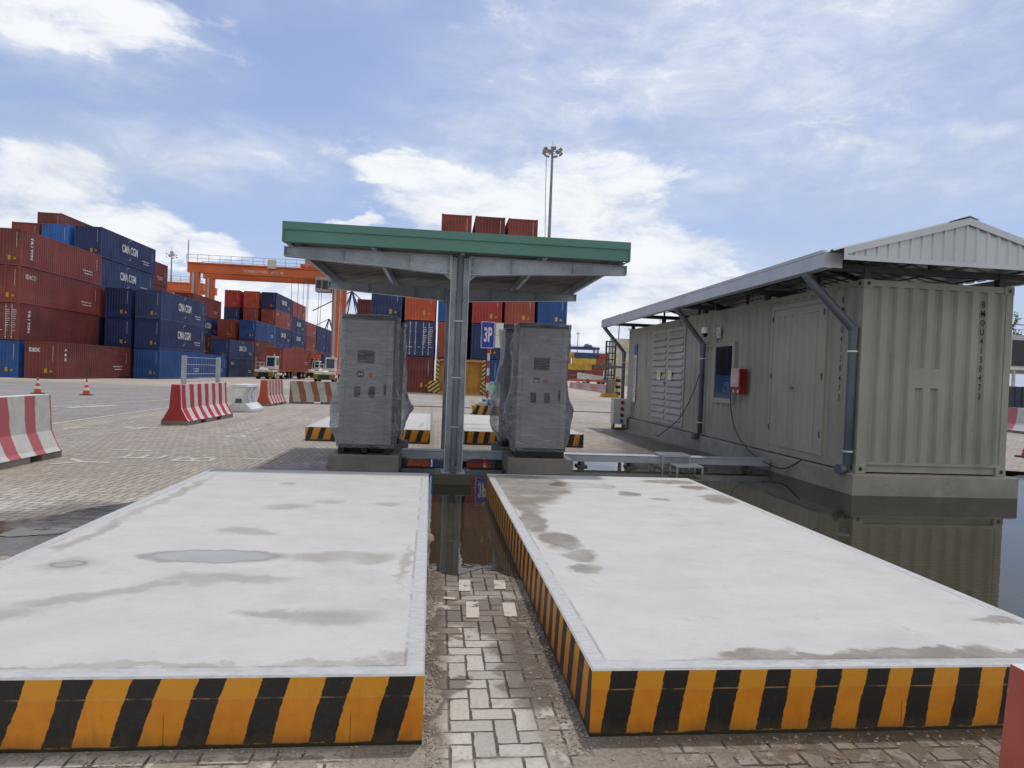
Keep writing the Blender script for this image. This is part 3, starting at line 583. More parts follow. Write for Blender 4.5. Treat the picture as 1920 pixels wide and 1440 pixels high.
cabinet(1.175, 12.1, 'film-wrapped cabinet peeping out behind the right front one', 4, [(3, 1.0, .17, .30), (3, .62, .12, .2), (3, 1.5, .08, .25)])
# ------------------------------------------------------------------ cable tray and step
t = empty('cable_tray', (-.6, 11.55, -.022), 'long grey steel cable duct crossing from the cabinets to the container', 'cable tray')
mb = MB(); mb.box(0, 1.85, -.13, .13, .12, .235, bev=.006); mb.box(2.75, 6.62, -.13, .13, .12, .235, bev=.006); mb.build('duct', GALV, t)
mb = MB(); mb.box(0, 1.85, -.14, .14, .2355, .245); mb.box(2.75, 6.62, -.14, .14, .2355, .245); mb.build('lid', GALV, t)
for x in (3.15, 4.05, 5.35, 6.25):
    mb = MB(); mb.box(x-.035, x+.035, -.16, .10, .02, .119, bev=.004); mb.box(x-.09, x+.09, -.17, .11, -.05, .055, bev=.006); mb.build('support', DKSTEEL, t)
ALU = paint('step_aluminium', (.42, .45, .48), .4, .5, dirt=.3)
t = empty('step_over', (4.20, 11.3, 0), 'small metal step frame straddling the cable duct', 'step')
for a, x0, x1, y0, y1, z in (('upper_tread', -.25, .27, -.02, .42, .272), ('lower_tread', -.12, .36, -.40, -.03, .13)):
    mb = MB(); mb.box(x0, x1, y0, y0+.03, z-.03, z); mb.box(x0, x1, y1-.03, y1, z-.03, z); mb.box(x0, x0+.03, y0+.03, y1-.03, z-.03, z); mb.box(x1-.03, x1, y0+.03, y1-.03, z-.03, z)
    for q in range(9): yq = y0+.04+(y1-y0-.08)*q/8.; mb.box(x0+.03, x1-.03, yq-.008, yq+.008, z-.012, z-.004)
    mb.build(a, ALU, t)
    for lx in (x0+.015, x1-.015):
        for ly in (y0+.015, y1-.015): m2 = MB(); m2.box(lx-.014, lx+.014, ly-.014, ly+.014, -.04, z-.031); m2.build('leg', ALU, t)
# ------------------------------------------------------------------ container kiosk
KP = paint('grey_green_paint', (.31, .315, .27), .50, dirt=.50, dcol=(.165, .17, .145), scale=2.6, bump=.0015, bscale=30, var=.07)
KD = paint('grey_green_door_paint', (.345, .35, .30), .50, dirt=.22, dcol=(.17, .165, .14), scale=2.2, var=.06)
KROOF = paint('pale_metal_sheet', (.50, .53, .57), .38, .25, dirt=.15, var=.06, scale=1.5)
KIN = paint('sheet_underside', (.09, .12, .11), .6, dirt=.3)
TXT = paint('black_lettering', (.010, .010, .010), .7, dirt=0)
X0, X1, Y0, Y1, Z0, Z1 = 6.20, 8.638, 9.20, 21.392, .317, 3.213
k = empty('kiosk_container', (X0, Y0, 0), 'grey-green shipping container converted to a plant room under a gable roof', 'container building')
mb = MB(); mb.box(X0-.12, X1+.12, Y0-.12, Y1+.12, -.1, Z0-.002, bev=.015); lb(mb, 'concrete_plinth', CONC, k)
mb = MB()
mb.corr((X0+.11, Y0+.012, 0), (1, 0, 0), (0, -1, 0), X1-X0-.22, Z0+.17, Z1-.10, .247, .048, flat=.44, inner=.28)
mb.corr((X0+.004, Y1-.1, 0), (0, -1, 0), (-1, 0, 0), Y1-Y0-.2, Z0+.15, Z1-.09, .278, .036, flat=.28, inner=.34)
mb.corr((X1-.004, Y0+.1, 0), (0, 1, 0), (1, 0, 0), Y1-Y0-.2, Z0+.15, Z1-.09, .278, .036)
mb.corr((X1-.1, Y1-.012, 0), (-1, 0, 0), (0, 1, 0), X1-X0-.2, Z0+.15, Z1-.09, .262, .036)
mb.box(X0+.1, X1-.1, Y0+.1, Y1-.1, Z1-.03, Z1-.02)
lb(mb, 'corrugated_wall', KP, k)
mb = MB()
for x in (X0, X1-.11):
    for y in (Y0, Y1-.11): mb.box(x, x+.11, y, y+.11, Z0+.13, Z1-.13, bev=.004)
mb.box(X0+.11, X1-.11, Y0+.004, Y0+.06, Z1-.105, Z1-.012); mb.box(X0+.11, X1-.11, Y0+.0, Y0+.06, Z0+.13, Z0+.175); mb.box(X0+.11, X1-.11, Y0+.03, Y0+.08, Z0+.02, Z0+.13)
for x in (X0, X1-.06): mb.box(x, x+.06, Y0+.11, Y1-.11, Z1-.095, Z1-.01); mb.box(x+.0, x+.06, Y0+.11, Y1-.11, Z0+.02, Z0+.155)
lb(mb, 'corner_frame', KP, k)
mb = MB()
for x in (X0-.006, X1-.156+.0):
    for y in (Y0-.006, Y1-.156):
        for z in (Z0, Z1-.13): mb.box(x, x+.162, y, y+.162, z, z+.13, bev=.006)
split(lb(mb, 'corner_casting', KP, k))
mb = MB()
for x in (X0+.07, X1-.07):
    for z in (Z0+.065, Z1-.065): mb.tube([(x, Y0-.0075, z), (x, Y0-.0095, z)], .030, 14)
for z in (Z0+.065, Z1-.065): mb.tube([(X0-.0075, Y0+.09, z), (X0-.0095, Y0+.09, z)], .030, 14)
split(lb(mb, 'casting_hole', BLACK, k))
# flat plate across two flutes in the end wall
mb = MB(); mb.box(6.99, 7.57, Y0+.0128, Y0+.02, 1.62, 1.92); lb(mb, 'wall_plate', KP, k)
def vtext(name, s, o, ux, pitch, size, mat, parent, sx=.72):
    ms = []
    for i, c in enumerate(s):
        me = textmesh('c', c, size, mat, sx, align='CENTER', extrude=.001, bold=.0015); orient(me, (o[0], o[1], o[2]-i*pitch), ux, (0, 0, 1)); ms.append(me)
    me = joinmesh(name, ms, [mat]); ob = bpy.data.objects.new(name, me); col.objects.link(ob); ob.parent = parent
    for v in me.vertices: v.co -= Vector(parent.location)
    return ob
vtext('lettering', 'BMOU4130473', (8.15, Y0+.009, 2.88), (1, 0, 0), .1395, .135, TXT, k)
vtext('lettering', 'BMOU4130473', (X0+.001, 9.70, 2.90), (0, -1, 0), .152, .135, TXT, k)
def yz(mb, y0, y1, z0, z1, p0, p1, mi=0):   # box on the long wall, p = distance proud of the wall
    return mb.box(X0-p1, X0-p0, y0, y1, z0, z1, mi)
# double service door
d = empty('d', (0, 0, 0), None, None); bpy.data.objects.remove(d)
mb = MB()
for a, b_, c, e in ((10.08, 10.16, .45, 3.04), (11.80, 11.88, .45, 3.04), (10.16, 11.80, 2.96, 3.04)): yz(mb, a, b_, c, e, -.03, .022)
dr = lb(mb, 'door', KD, k)
def child(mb, name, mat, par, base=(X0, Y0, 0), **kk):
    mb.v = [(v[0]-base[0], v[1]-base[1], v[2]-base[2]) for v in mb.v]; return mb.build(name, mat, par, **kk)
for ya, yb in ((10.165, 10.975), (10.985, 11.795)):
    mb = MB(); yz(mb, ya, yb, .47, .60, -.03, .014); yz(mb, ya, yb, 2.83, 2.955, -.03, .014); yz(mb, ya, ya+.09, .60, 2.83, -.03, .014); yz(mb, yb-.09, yb, .60, 2.83, -.03, .014)
    mb.corr((X0-.0135, yb-.09, 0), (0, -1, 0), (-1, 0, 0), yb-ya-.18, .60, 2.83, .21, .024, flat=.34, inner=.34)
    child(mb, 'door_leaf', KD, dr)
mb = MB(); yz(mb, 10.977, 10.983, .47, 2.955, -.02, .001); child(mb, 'door_gap', BLACK, dr)
mb = MB(); mb.tube([(X0-.02, 11.06, 1.55), (X0-.075, 11.06, 1.55)], .028, 14); mb.tube([(X0-.07, 11.06, 1.55), (X0-.075, 10.96, 1.55)], .012, 8); mb.box(X0-.02, X0-.014, 11.03, 11.09, 1.62, 1.68); child(mb, 'handle', BOLT, dr)
mb = MB()
for y in (10.15, 11.81):
    for z in (.75, 1.7, 2.75): mb.tube([(X0-.028, y, z), (X0-.028, y, z+.10)], .013, 8)
split(child(mb, 'hinge', DKSTEEL, dr))
# louvre door
mb = MB()
for a, b_, c, e in ((16.26, 16.36, .40, 3.0), (18.72, 18.82, .40, 3.0), (17.45, 17.63, .52, 2.90), (16.36, 18.72, 2.90, 3.0), (16.36, 18.72, .40, .52)): yz(mb, a, b_, c, e, -.03, .03)
lv = lb(mb, 'louvre_door', KD, k)
mb = MB()
for ya, yb in ((16.36, 17.45), (17.63, 18.72)):
    for q in range(13):
        za = .54+q*.1815; mb.prism([(X0-.004, za), (X0-.064, za-.012), (X0-.064, za-.004), (X0-.004, za+.172), (X0+.0, za+.172)], 'y', ya, yb)
child(mb, 'louvre_blade', KD, lv)
YG = paint('yellow_sticker', (.55, .55, .03), .5, dirt=0)
for y in (17.05, 17.95): mb = MB(); mb.box(X0-.070, X0-.067, y, y+.28, 1.60, 1.86); st = child(mb, 'notice', WHITE, lv); mb = MB(); mb.box(X0-.0735, X0-.0708, y+.05, y+.23, 1.74, 1.83); mb.box(X0-.0735, X0-.0708, y+.08, y+.2, 1.67, 1.72); child(mb, 'yellow_mark', YG, st)
mb = MB(); mb.tube([(X0-.03, 17.62, 1.52), (X0-.10, 17.62, 1.52)], .03, 10); child(mb, 'handle', BOLT, lv)
# window
mb = MB()
for a, b_, c, e in ((13.40, 13.50, 1.14, 2.46), (14.38, 14.48, 1.14, 2.46), (13.50, 14.38, 2.38, 2.46), (13.50, 14.38, 1.14, 1.24)): yz(mb, a, b_, c, e, -.03, .03)
wn_ = lb(mb, 'window', KD, k)
BLUE = paint('blue_sheet', (.015, .07, .16), .15, dirt=.0)
mb = MB(); yz(mb, 13.50, 14.38, 1.74, 2.38, -.03, .004); child(mb, 'glass_pane', SCREEN, wn_); mb = MB(); yz(mb, 13.50, 14.38, 1.24, 1.74, -.03, .007); bl = child(mb, 'blue_panel', BLUE, wn_)
mb = MB()
mb.tube([(X0-.009, 13.78+(.17-q*.0022)*math.cos(R(40+q*14)), 1.47+(.13-q*.0017)*math.sin(R(40+q*14))) for q in range(44)], .006, 4)
child(mb, 'ring_emblem', paint('pale_blue', (.2, .35, .45), .4, dirt=0), bl)
me = textmesh('window_lettering', 'ABB', .12, paint('pale_blue2', (.3, .42, .5), .4, dirt=0)); 
mb = MB(); yz(mb, 13.7, 14.85, 2.415, 2.43, .055, .07); lb(mb, 'door_closer_rail', KD, k)
# roof of the kiosk
AX, AZ, EX0, EX1, EZ, RY0, RY1 = 7.33, 4.03, 5.47, 9.19, 3.50, 8.6, 21.9
mb = MB(); top = lambda t: EZ-.02+(AZ-EZ)*(1-abs(t-(AX-EX0))/(AX-EX0))-.055
mb.corr((EX0+.03, RY0+.014, 0), (1, 0, 0), (0, -1, 0), EX1-EX0-.06, 3.40, 0, .17, .022, flat=.16, inner=.66, top=top); lb(mb, 'gable_sheet', KROOF, k)
mb = MB()
for sx, ex in ((-1, EX0), (1, EX1)):
    mb.prism([(ex, EZ-.085), (AX, AZ-.085), (AX, AZ+.012), (ex, EZ+.012)], 'y', RY0-.012, RY0+.008)
    mb.box(min(ex, ex-sx*.06), max(ex, ex-sx*.06), RY0-.0125, RY0+.0085, 3.36, EZ+.01)
mb.box(EX0, EX1, RY0-.0135, RY0+.0095, 3.35, 3.415)
lb(mb, 'barge_flashing', KROOF, k)
mb = MB()
for sx, ex in ((-1, EX0-.04), (1, EX1+.04)):
    n = 52; vs = []
    for i in range(n):
        for tt, dz in ((0, 0), (.62, 0), (.70, .028), (.92, .028)):
            y = RY0+.01+(i+tt)*(RY1-RY0-.02)/n; vs += [(ex, y, EZ+dz), (AX, y, AZ+dz+.008)]
    mb.add(vs, [(2*i, 2*i+1, 2*i+3, 2*i+2) for i in range(len(vs)//2-1)])
lb(mb, 'roof_sheet', [KROOF], k)
mb = MB(); mb.prism([(AX-.16, AZ-.01+.0), (AX, AZ+.045), (AX+.16, AZ-.01), (AX, AZ+.035)], 'y', RY0-.01, RY1); lb(mb, 'ridge_cap', KROOF, k)
mb = MB()   # gutter
gx = 5.37
mb.prism([(gx, 3.285), (gx+.12, 3.275), (gx+.12, 3.29), (gx+.012, 3.30), (gx+.010, 3.50), (gx-.012, 3.51), (gx-.012, 3.49), (gx, 3.485)], 'y', 8.90, 21.95)
mb.prism([(gx+.02, 3.512), (gx+.10, 3.535), (gx+.10, 3.55), (gx+.012, 3.545)], 'y', 8.98, 21.95)
mb.box(gx-.005, gx+.27, 8.885, 8.8995, 3.285, 3.50); mb.box(gx, gx+.12, 21.94, 21.96, 3.30, 3.47); mb.box(gx+.09, gx+.095, 8.9, 21.94, 3.30, 3.46)
lb(mb, 'gutter', KROOF, k)
mb = MB(); mb.box(EX1-.06, EX1+.04, RY0+.02, RY1, 3.33, 3.46); lb(mb, 'gutter', KROOF, k)
mb = MB()
for y in (9.3, 12.3, 15.3, 18.3, 21.3):
    mb = MB()
    for x in (X0+.09, X1-.15): mb.box(x-.05, x+.05, y-.05, y+.05, Z1, 3.40)
    mb.beam((EX0+.05, y, 3.37), (EX1-.05, y, 3.37), .07, .10)
    for ex in (EX0+.05, EX1-.05): mb.beam((ex, y, 3.43), (AX, y, AZ-.07), .06, .08)
    mb.beam((AX, y, 3.4), (AX, y, AZ-.1), .05, .05)
    lb(mb, 'truss', DKSTEEL, k)
mb = MB()
for f in (.1, .35, .6, .85):
    for ex in (EX0, EX1): x = ex+(AX-ex)*f; z = EZ+(AZ-EZ)*f-.045; mb.box(x-.03, x+.03, RY0+.03, RY1, z-.02, z+.0)
for y in (9.0, 10.6, 12, 13.6): mb.beam((EX0+.3, y, 3.44), (AX, y+1.1, 3.98), .03, .02); mb.beam((EX1-.3, y, 3.44), (AX, y+1.1, 3.98), .03, .02)
lb(mb, 'purlin', DKSTEEL, k)
mb = MB()
for y in (10.7, 12.6, 14.5, 16.4, 18.3): mb.tube([(X0-.02, y, Z1-.03), (X0-.02, y, 3.42)], .006, 6)
split(lb(mb, 'hanger_rod', ALU, k))
for (ytop, yel, ybot, zb) in ((9.46, 9.29, 9.29, .36), (14.95, 14.93, 14.93, .30), (21.72, 21.62, 21.62, .3)):
    mb = MB(); ex = 6.125 if yel < 12 else 6.105
    mb.tube([(5.44, ytop, 3.31), (5.45, ytop, 3.24), (5.50, ytop, 3.18), (6.06, yel, 2.52), (ex, yel, 2.44), (ex, yel, 2.36), (ex, ybot, zb+.08), (ex-.02, ybot, zb+.01), (ex-.16, ybot-.03, zb)], .064 if yel < 12 else .06, 14)
    mb.tube([(ex, yel, 2.49), (ex, yel, 2.30)], .072, 14); mb.tube([(ex-.09, ybot-.015, zb+.0), (ex-.17, ybot-.03, zb)], .076, 14); mb.tube([(5.445, ytop, 3.30), (5.45, ytop, 3.22)], .072, 14)
    pp = lb(mb, 'downpipe', PIPE, k); mb = MB()
    for z in (2.12, .62): mb.tube([(ex, yel, z), (ex, yel, z+.022)], .074, 16)
    split(child(mb, 'clamp', WHITE, pp))
# things fixed to the kiosk wall
def wallthing(name, y, z, label, cat): return empty(name, (X0-.02, y, z), label, cat)
r = wallthing('fire_equipment_box', 12.56, 1.36, 'red fire equipment box half wrapped in white sheet on container wall', 'fire box')
REDP = paint('red_gloss', (.26, .010, .012), .3, dirt=.1); PLW = paint('milky_wrap', (.62, .45, .46), .35, dirt=.35, dcol=(.5, .12, .13), scale=12, streak=0)
mb = MB(); mb.box(-.15, .0, .22, .62, 0, .52, bev=.008); mb.build('case', REDP, r)
mb = MB(); mb.box(-.160, .002, .27, .628, .15, .53, bev=.01); w_ = mb.build('plastic_wrap', PLW, r)
mb = MB(); mb.box(-.154, -.151, .27, .33, .03, .09); mb.box(-.154, -.151, .46, .53, .03, .09); mb.build('white_label', WHITE, r)
r = wallthing('security_camera', 14.24, 2.70, 'white dome security camera on a wall bracket above the window', 'camera')
mb = MB(); mb.box(-.02, .01, -.09, .09, -.12, .12, bev=.005); mb.tube([(-.02, 0, .05), (-.30, 0, .06), (-.32, 0, .0)], .02, 8); mb.build('bracket', WHITE, r)
mb = MB(); mb.tube([(-.32, 0, .10), (-.32, 0, -.03)], .085, 18); mb.build('camera_body', WHITE, r)
mb = MB(); mb.tube([(-.32, 0, -.031), (-.32, 0, -.06), (-.32, 0, -.10), (-.32, 0, -.115)], .075, 16, r1=.02); mb.build('dome_lens', SCREEN, r)
mb = MB(); mb.tube([(-.02, -.05, -.02), (-.10, -.08, -.12), (-.05, -.06, -.2), (0, -.02, -.1)], .008, 6); mb.build('cable', BLACK, r)
r = wallthing('banner_strip', 20.4, .83, 'tall narrow blue and white notice strip on the far end of the wall', 'notice')
BLU2 = paint('blue_print', (.02, .12, .40), .5, dirt=0)
mb = MB(); mb.box(-.008, -.002, 0, .26, 0, 1.87); mb.build('backing', WHITE, r); mb = MB(); mb.box(-.012, -.009, .0, .26, 1.53, 1.87); mb.build('blue_header', BLU2, r)
mb = MB(); mb.box(-.012, -.009, .03, .23, .0, .03); mb.box(-.012, -.009, .03, .23, .18, .2); rr = random.Random(3)
for q in range(26): z = .24+q*.046; mb.box(-.012, -.009, .13, .13+rr.uniform(.04, .09), z, z+rr.uniform(.018, .036))
mb.build('printed_text', BLU2, r)
mb = MB()
for q in range(22): z = .24+q*.054; mb.box(-.012, -.009, .035, .035+rr.uniform(.03, .06), z, z+rr.uniform(.015, .03))
mb.build('printed_text', RED, r)
# hanging cables
def cable(name, pts, label):
    mb = MB(); P = [Vector(p) for p in pts]; out = []
    for i in range(len(P)-1):
        for t_ in range(8):
            u = t_/8; p0, p1, p2, p3 = P[max(i-1, 0)], P[i], P[i+1], P[min(i+2, len(P)-1)]
            out.append(.5*((2*p1)+(-p0+p2)*u+(2*p0-5*p1+4*p2-p3)*u*u+(-p0+3*p1-3*p2+p3)*u**3))
    out.append(P[-1]); mb.tube(out, .011, 6); tag(mb.build(name, BLACK), label, 'cable')
cable('hanging_cable', [(6.1, 14.9, 2.0), (6.05, 15.3, 1.3), (6.0, 15.9, .7), (5.95, 16.6, .35), (5.9, 17.3, .06)], 'thin black cable slanting from middle downpipe to the wet ground')
cable('hanging_cable', [(6.15, 13.42, 1.8), (6.12, 13.35, 1.1), (6.05, 12.9, .6), (5.95, 12.1, .30), (5.9, 11.2, .16), (5.98, 10.8, .15), (6.1, 10.5, .34)], 'black cable looping from the window down to the cable duct')
t = empty('power_socket_box', (5.55, 20.6, gz(20)), 'grey power box with red, black and blue sockets at the container corner', 'socket box')
mb = MB(); mb.box(0, .42, 0, .35, .16, .98, bev=.01); mb.build('case', paint('pale_grey', (.45, .45, .42), .5), t)
for z, m_ in ((.86, REDP), (.66, REDP), (.46, BLACK), (.27, BLU2)): mb = MB(); mb.tube([(.27, 0, z), (.27, -.05, z-.01)], .055, 14); mb.build('socket', m_, t)
mb = MB(); mb.box(.02, .06, .02, .3, -.03, .16); mb.box(.36, .40, .02, .3, -.03, .16); mb.build('stand', DKSTEEL, t)
mb = MB()
for q in range(7): mb.tube([(rr.uniform(-.1, .4), rr.uniform(-.3, .1), .03+.02*rr.random()) for _ in range(5)], .022, 6)
tag(mb.build('cable_heap', RUST), 'small heap of brown cable on the ground by the socket box', 'cable'); bpy.data.objects['cable_heap'].location = (5.55, 20.5, gz(20))
# ------------------------------------------------------------------ barriers
def rw(name, c1, c2, period, duty, axis=(0, 1, 0), wob=.02, dirt=.3): return hazard(name, c1, c2, axis, period, duty, wob, .55, dirt=dirt)
RWB = rw('pink_white_stripes', (.60, .60, .55), (.42, .10, .11), .62, .42); RWR = rw('red_white_stripes', (.66, .66, .64), (.45, .02, .03), .50, .5)
RWO = rw('faded_red_stripes', (.55, .52, .50), (.40, .07, .05), .40, .5, dirt=.4); RWX = rw('rusty_stripes', (.42, .43, .38), (.22, .075, .04), .55, .45, (1, 0, .25), dirt=.6)
REND = paint('red_paint', (.36, .014, .014), .5, dirt=.25, dcol=(.3, .1, .08), chip=(.3, .22, .18), chipt=.68); ORE = paint('orange_red_paint', (.40, .06, .03), .5, dirt=.3)
RAWC = paint('raw_concrete', (.20, .185, .165), .9, dirt=.6, bump=.01, streak=0)
def jersey(loc_, L, label, side, end, rz=0, H=.98, W=.62, group='concrete lane barriers', foot=(.25, .35, .6, .7)):
    r = empty('jersey_barrier', loc_, label, 'barrier', group, rz)
    w, tpw = W/2, .11
    prof = [(-w, .10), (w, .10), (w-.05, .16), (tpw+.04, .42), (tpw, H), (-tpw, H), (-tpw-.04, .42), (-w+.05, .16)]
    mb = MB(); n = len(prof); vs = [(u, 0, v) for u, v in prof]+[(u, L, v) for u, v in prof]
    mb.add(vs, [tuple(range(n)), tuple(range(n, 2*n))[::-1]], 1)
    for i in range(n): mb.add([vs[i], vs[(i+1) % n], vs[n+(i+1) % n], vs[n+i]], [(0, 1, 2, 3)], 2 if (i == 4 and side is RWB) else 0)
    mb.build('body', [side, end, WHITE], r, bevel=.012)
    mb = MB(); a = 0
    for f0, f1 in ((0, foot[0]), (foot[1], foot[2]), (foot[3], 1)): mb.box(-w+.005, w-.005, f0*L+.003, f1*L-.003, -.03, .099)
    mb.build('foot', RAWC, r); return r
jersey((-6.27, 7.2, 0), 4.0, 'pink and white striped concrete barrier cut by the left picture edge', RWB, RWB, rz=R(-.5), foot=(.3, .42, .80, .87))
jersey((-6.60, 17.45, gz(17)), 3.2, 'bright red and white striped concrete barrier carrying a metal frame', RWR, REND, rz=R(-2.2), H=1.02, W=.68)
jersey((-6.98, 27.25, gz(27)), 2.3, 'faded red and white barrier behind the white plastic one', RWO, ORE, rz=R(-3), H=1.03, W=.62)
jersey((-3.3, 31.0, gz(31)), 3.4, 'worn rusty brown and white barrier standing crosswise', RWX, RWX, rz=R(90+16), H=1.0, W=.6)
CR = paint('chipped_red', (.40, .085, .055), .6, dirt=.35, dcol=(.30, .16, .13), scale=9, streak=0, bump=.004, chip=(.30, .28, .26), chipt=.60)
r = jersey((1.415, -.85, 0), 2.2, 'chipped red barrier end in the near right corner', CR, CR, H=.98, W=.62, foot=(.2, .3, .6, .7))
for o_ in r.children:
    if o_.name.startswith('body'): o_.data.materials[0] = CR; o_.data.materials[2] = WHITE; [setattr(p_, 'material_index', 2) for p_ in o_.data.polygons if p_.normal.z > .9]
mb = MB()
t = empty('metal_frame_panel', (-6.66, 18.0, .94), 'galvanised wire panel between two posts on the red barrier', 'frame panel', rz=R(-3))
for y in (.1, 2.4): mb = MB(); mb.box(-.05, .05, y-.05, y+.05, .0, .80, bev=.004); mb.build('post', GALV, t)
mb = MB()
for z in (.12, .32, .57, .76): mb.tube([(0, .15, z), (0, 2.35, z)], .010, 6)
for q in range(14): mb.tube([(0, .2+q*.165, .1), (0, .2+q*.165, .77)], .0035, 4)
mb.build('wire_mesh', GALV, t)
# white plastic barrier: waisted shape with ribs and hollow foot
t = empty('plastic_barrier', (-6.74, 23.2, gz(23)), 'small white plastic barrier segment with a flared foot', 'plastic barrier', rz=R(-4))
WP = paint('white_plastic', (.62, .63, .64), .4, dirt=.2)
mb = MB()
mb.prism([(-.43, 0), (.43, 0), (.43, .10), (.22, .30), (-.22, .30), (-.43, .10)], 'y', 0, 1.25)
for a in (0, .45, .90): mb.prism([(-.20, .30), (.20, .30), (.13, .58), (.25, .84), (-.25, .84), (-.13, .58)], 'y', a+.02, a+.33)
mb.prism([(-.10, .30), (.10, .30), (.10, .82), (-.10, .82)], 'y', .34, .92); mb.prism([(-.30, .84), (.30, .84), (.27, .93), (-.27, .93)], 'y', -.02, 1.27)
mb.build('body', WP, t, bevel=.015); mb = MB(); mb.box(-.10, .10, -.006, .0, .30, .45); mb.build('coupling', DKSTEEL, t)
def cone(x, y, label):
    t = empty('traffic_cone', (x, y, gz(y)), label, 'traffic cone', 'orange traffic cones')
    mb = MB(); mb.box(-.20, .20, -.20, .20, 0, .04, bev=.01); mb.build('base', BLACK, t)
    mb = MB(); zs = [(.04, .15, 0), (.22, .115, 0), (.34, .095, 1), (.46, .07, 0), (.58, .05, 1), (.74, .02, 0)]
    for i in range(5): mb.tube([(0, 0, zs[i][0]), (0, 0, zs[i+1][0])], zs[i][1], 16, mi=zs[i+1][2] if i else 0, r1=zs[i+1][1])
    mb.build('cone_body', [paint('cone_orange', (.55, .07, .02), .5), WHITE], t)
cone(-17.6, 31.2, 'leftmost orange cone, above the end of the pink barrier'); cone(-15.6, 31.25, 'orange cone standing between the pink barrier and the red barrier'); cone(14.9, 15.2, 'orange cone half cut off at the right picture edge')
# ------------------------------------------------------------------ 3P sign
t = empty('parking_sign', (1.92, 26.6, gz(26)), 'blue 3P sign on a red and white striped pole', 'sign')
mb = MB(); mb.prism([(-.55, 0), (.62, 0), (.66, .36), (-.60, .36)], 'y', -.5, .55); mb.build('striped_base', hazard('base_hazard', (.50, .28, .03), BLK, (1, 0, -.3), .34, .45, .05), t)
mb = MB(); mb.tube([(0, 0, .36), (0, 0, 2.72)], .055, 14); mb.build('pole', hazard('pole_stripes', (.62, .62, .62), (.40, .015, .02), (0, 0, 1), .60, .5, .0), t)
mb = MB(); mb.box(-.34, .20, -.085, -.06, 2.66, 3.72); pl = mb.build('blue_panel', paint('sign_blue', (.015, .035, .33), .35, dirt=.05), t)
mb = MB()
for a in ((-.34, .20, 3.70, 3.72), (-.34, .20, 2.66, 2.68), (-.34, -.32, 2.68, 3.70), (.18, .20, 2.68, 3.70)): mb.box(a[0], a[1], -.089, -.0855, a[2], a[3])
mb.build('white_border', WHITE, pl)
me = textmesh('sign_lettering', '3P', .80, WHITE, .42, .002, bold=.022, align='CENTER'); orient(me, (-.07, -.0875, 2.93), (1, 0, 0), (0, 0, 1)); obj('sign_lettering', me, pl)
mb = MB(); mb.box(.22, .56, -.06, -.02, 2.68, 3.70, bev=.0); q_ = mb.build('grey_panel', GALV, t); mb = MB(); mb.box(.24, .54, -.066, -.062, 3.20, 3.67); mb.box(.24, .54, -.066, -.062, 2.71, 3.17); mb.build('blank_plate', WHITE, q_)
mb = MB(); mb.box(-.35, -.05, -.4, -.1, .36, .50, bev=.01); mb.build('battery_box', paint('pale_plastic', (.5, .5, .47), .5), t)
mb = MB(); mb.box(.02, .22, -.3, -.12, .36, .62, bev=.02); mb.box(-.15, .35, .0, .3, .36, .6, bev=.02); mb.build('equipment', BLU2, t)
mb = MB(); mb.tube([(-.2, -.1, .5), (-.2, -.1, 1.1)], .012, 6); mb.build('rod', DKSTEEL, t)
# ------------------------------------------------------------------ shipping containers of the yard
CM = {}
for n_, c_ in dict(maroon=(.15, .028, .025), darkred=(.20, .038, .030), red=(.32, .032, .028), orange=(.46, .080, .030), brick=(.29, .060, .040), navy=(.013, .030, .115), dkblue=(.024, .050, .135), blue=(.014, .080, .27), ltblue=(.02, .13, .42), green=(.012, .22, .055), grey=(.10, .11, .14), cream=(.52, .50, .40), yellow=(.50, .33, .03)).items():
    CM[n_] = paint('container_'+n_, c_, .5, dirt=.30, dcol=tuple(x*.55+.03 for x in c_), scale=1.2, var=.22, rust=1)
CWORD = dict(maroon='maroon', darkred='dark red', red='bright red', orange='orange-red', brick='brick red', navy='navy blue', dkblue='dull dark blue', blue='mid blue', ltblue='light blue', green='green', grey='grey', cream='cream', yellow='yellow')
LOGO = paint('container_lettering', (.60, .60, .58), .5, dirt=.15); GOLD = paint('gold_sticker', (.50, .28, .02), .5, dirt=0)
CL, CW, CHH = 12.192, 2.438, 2.896
_c = {}
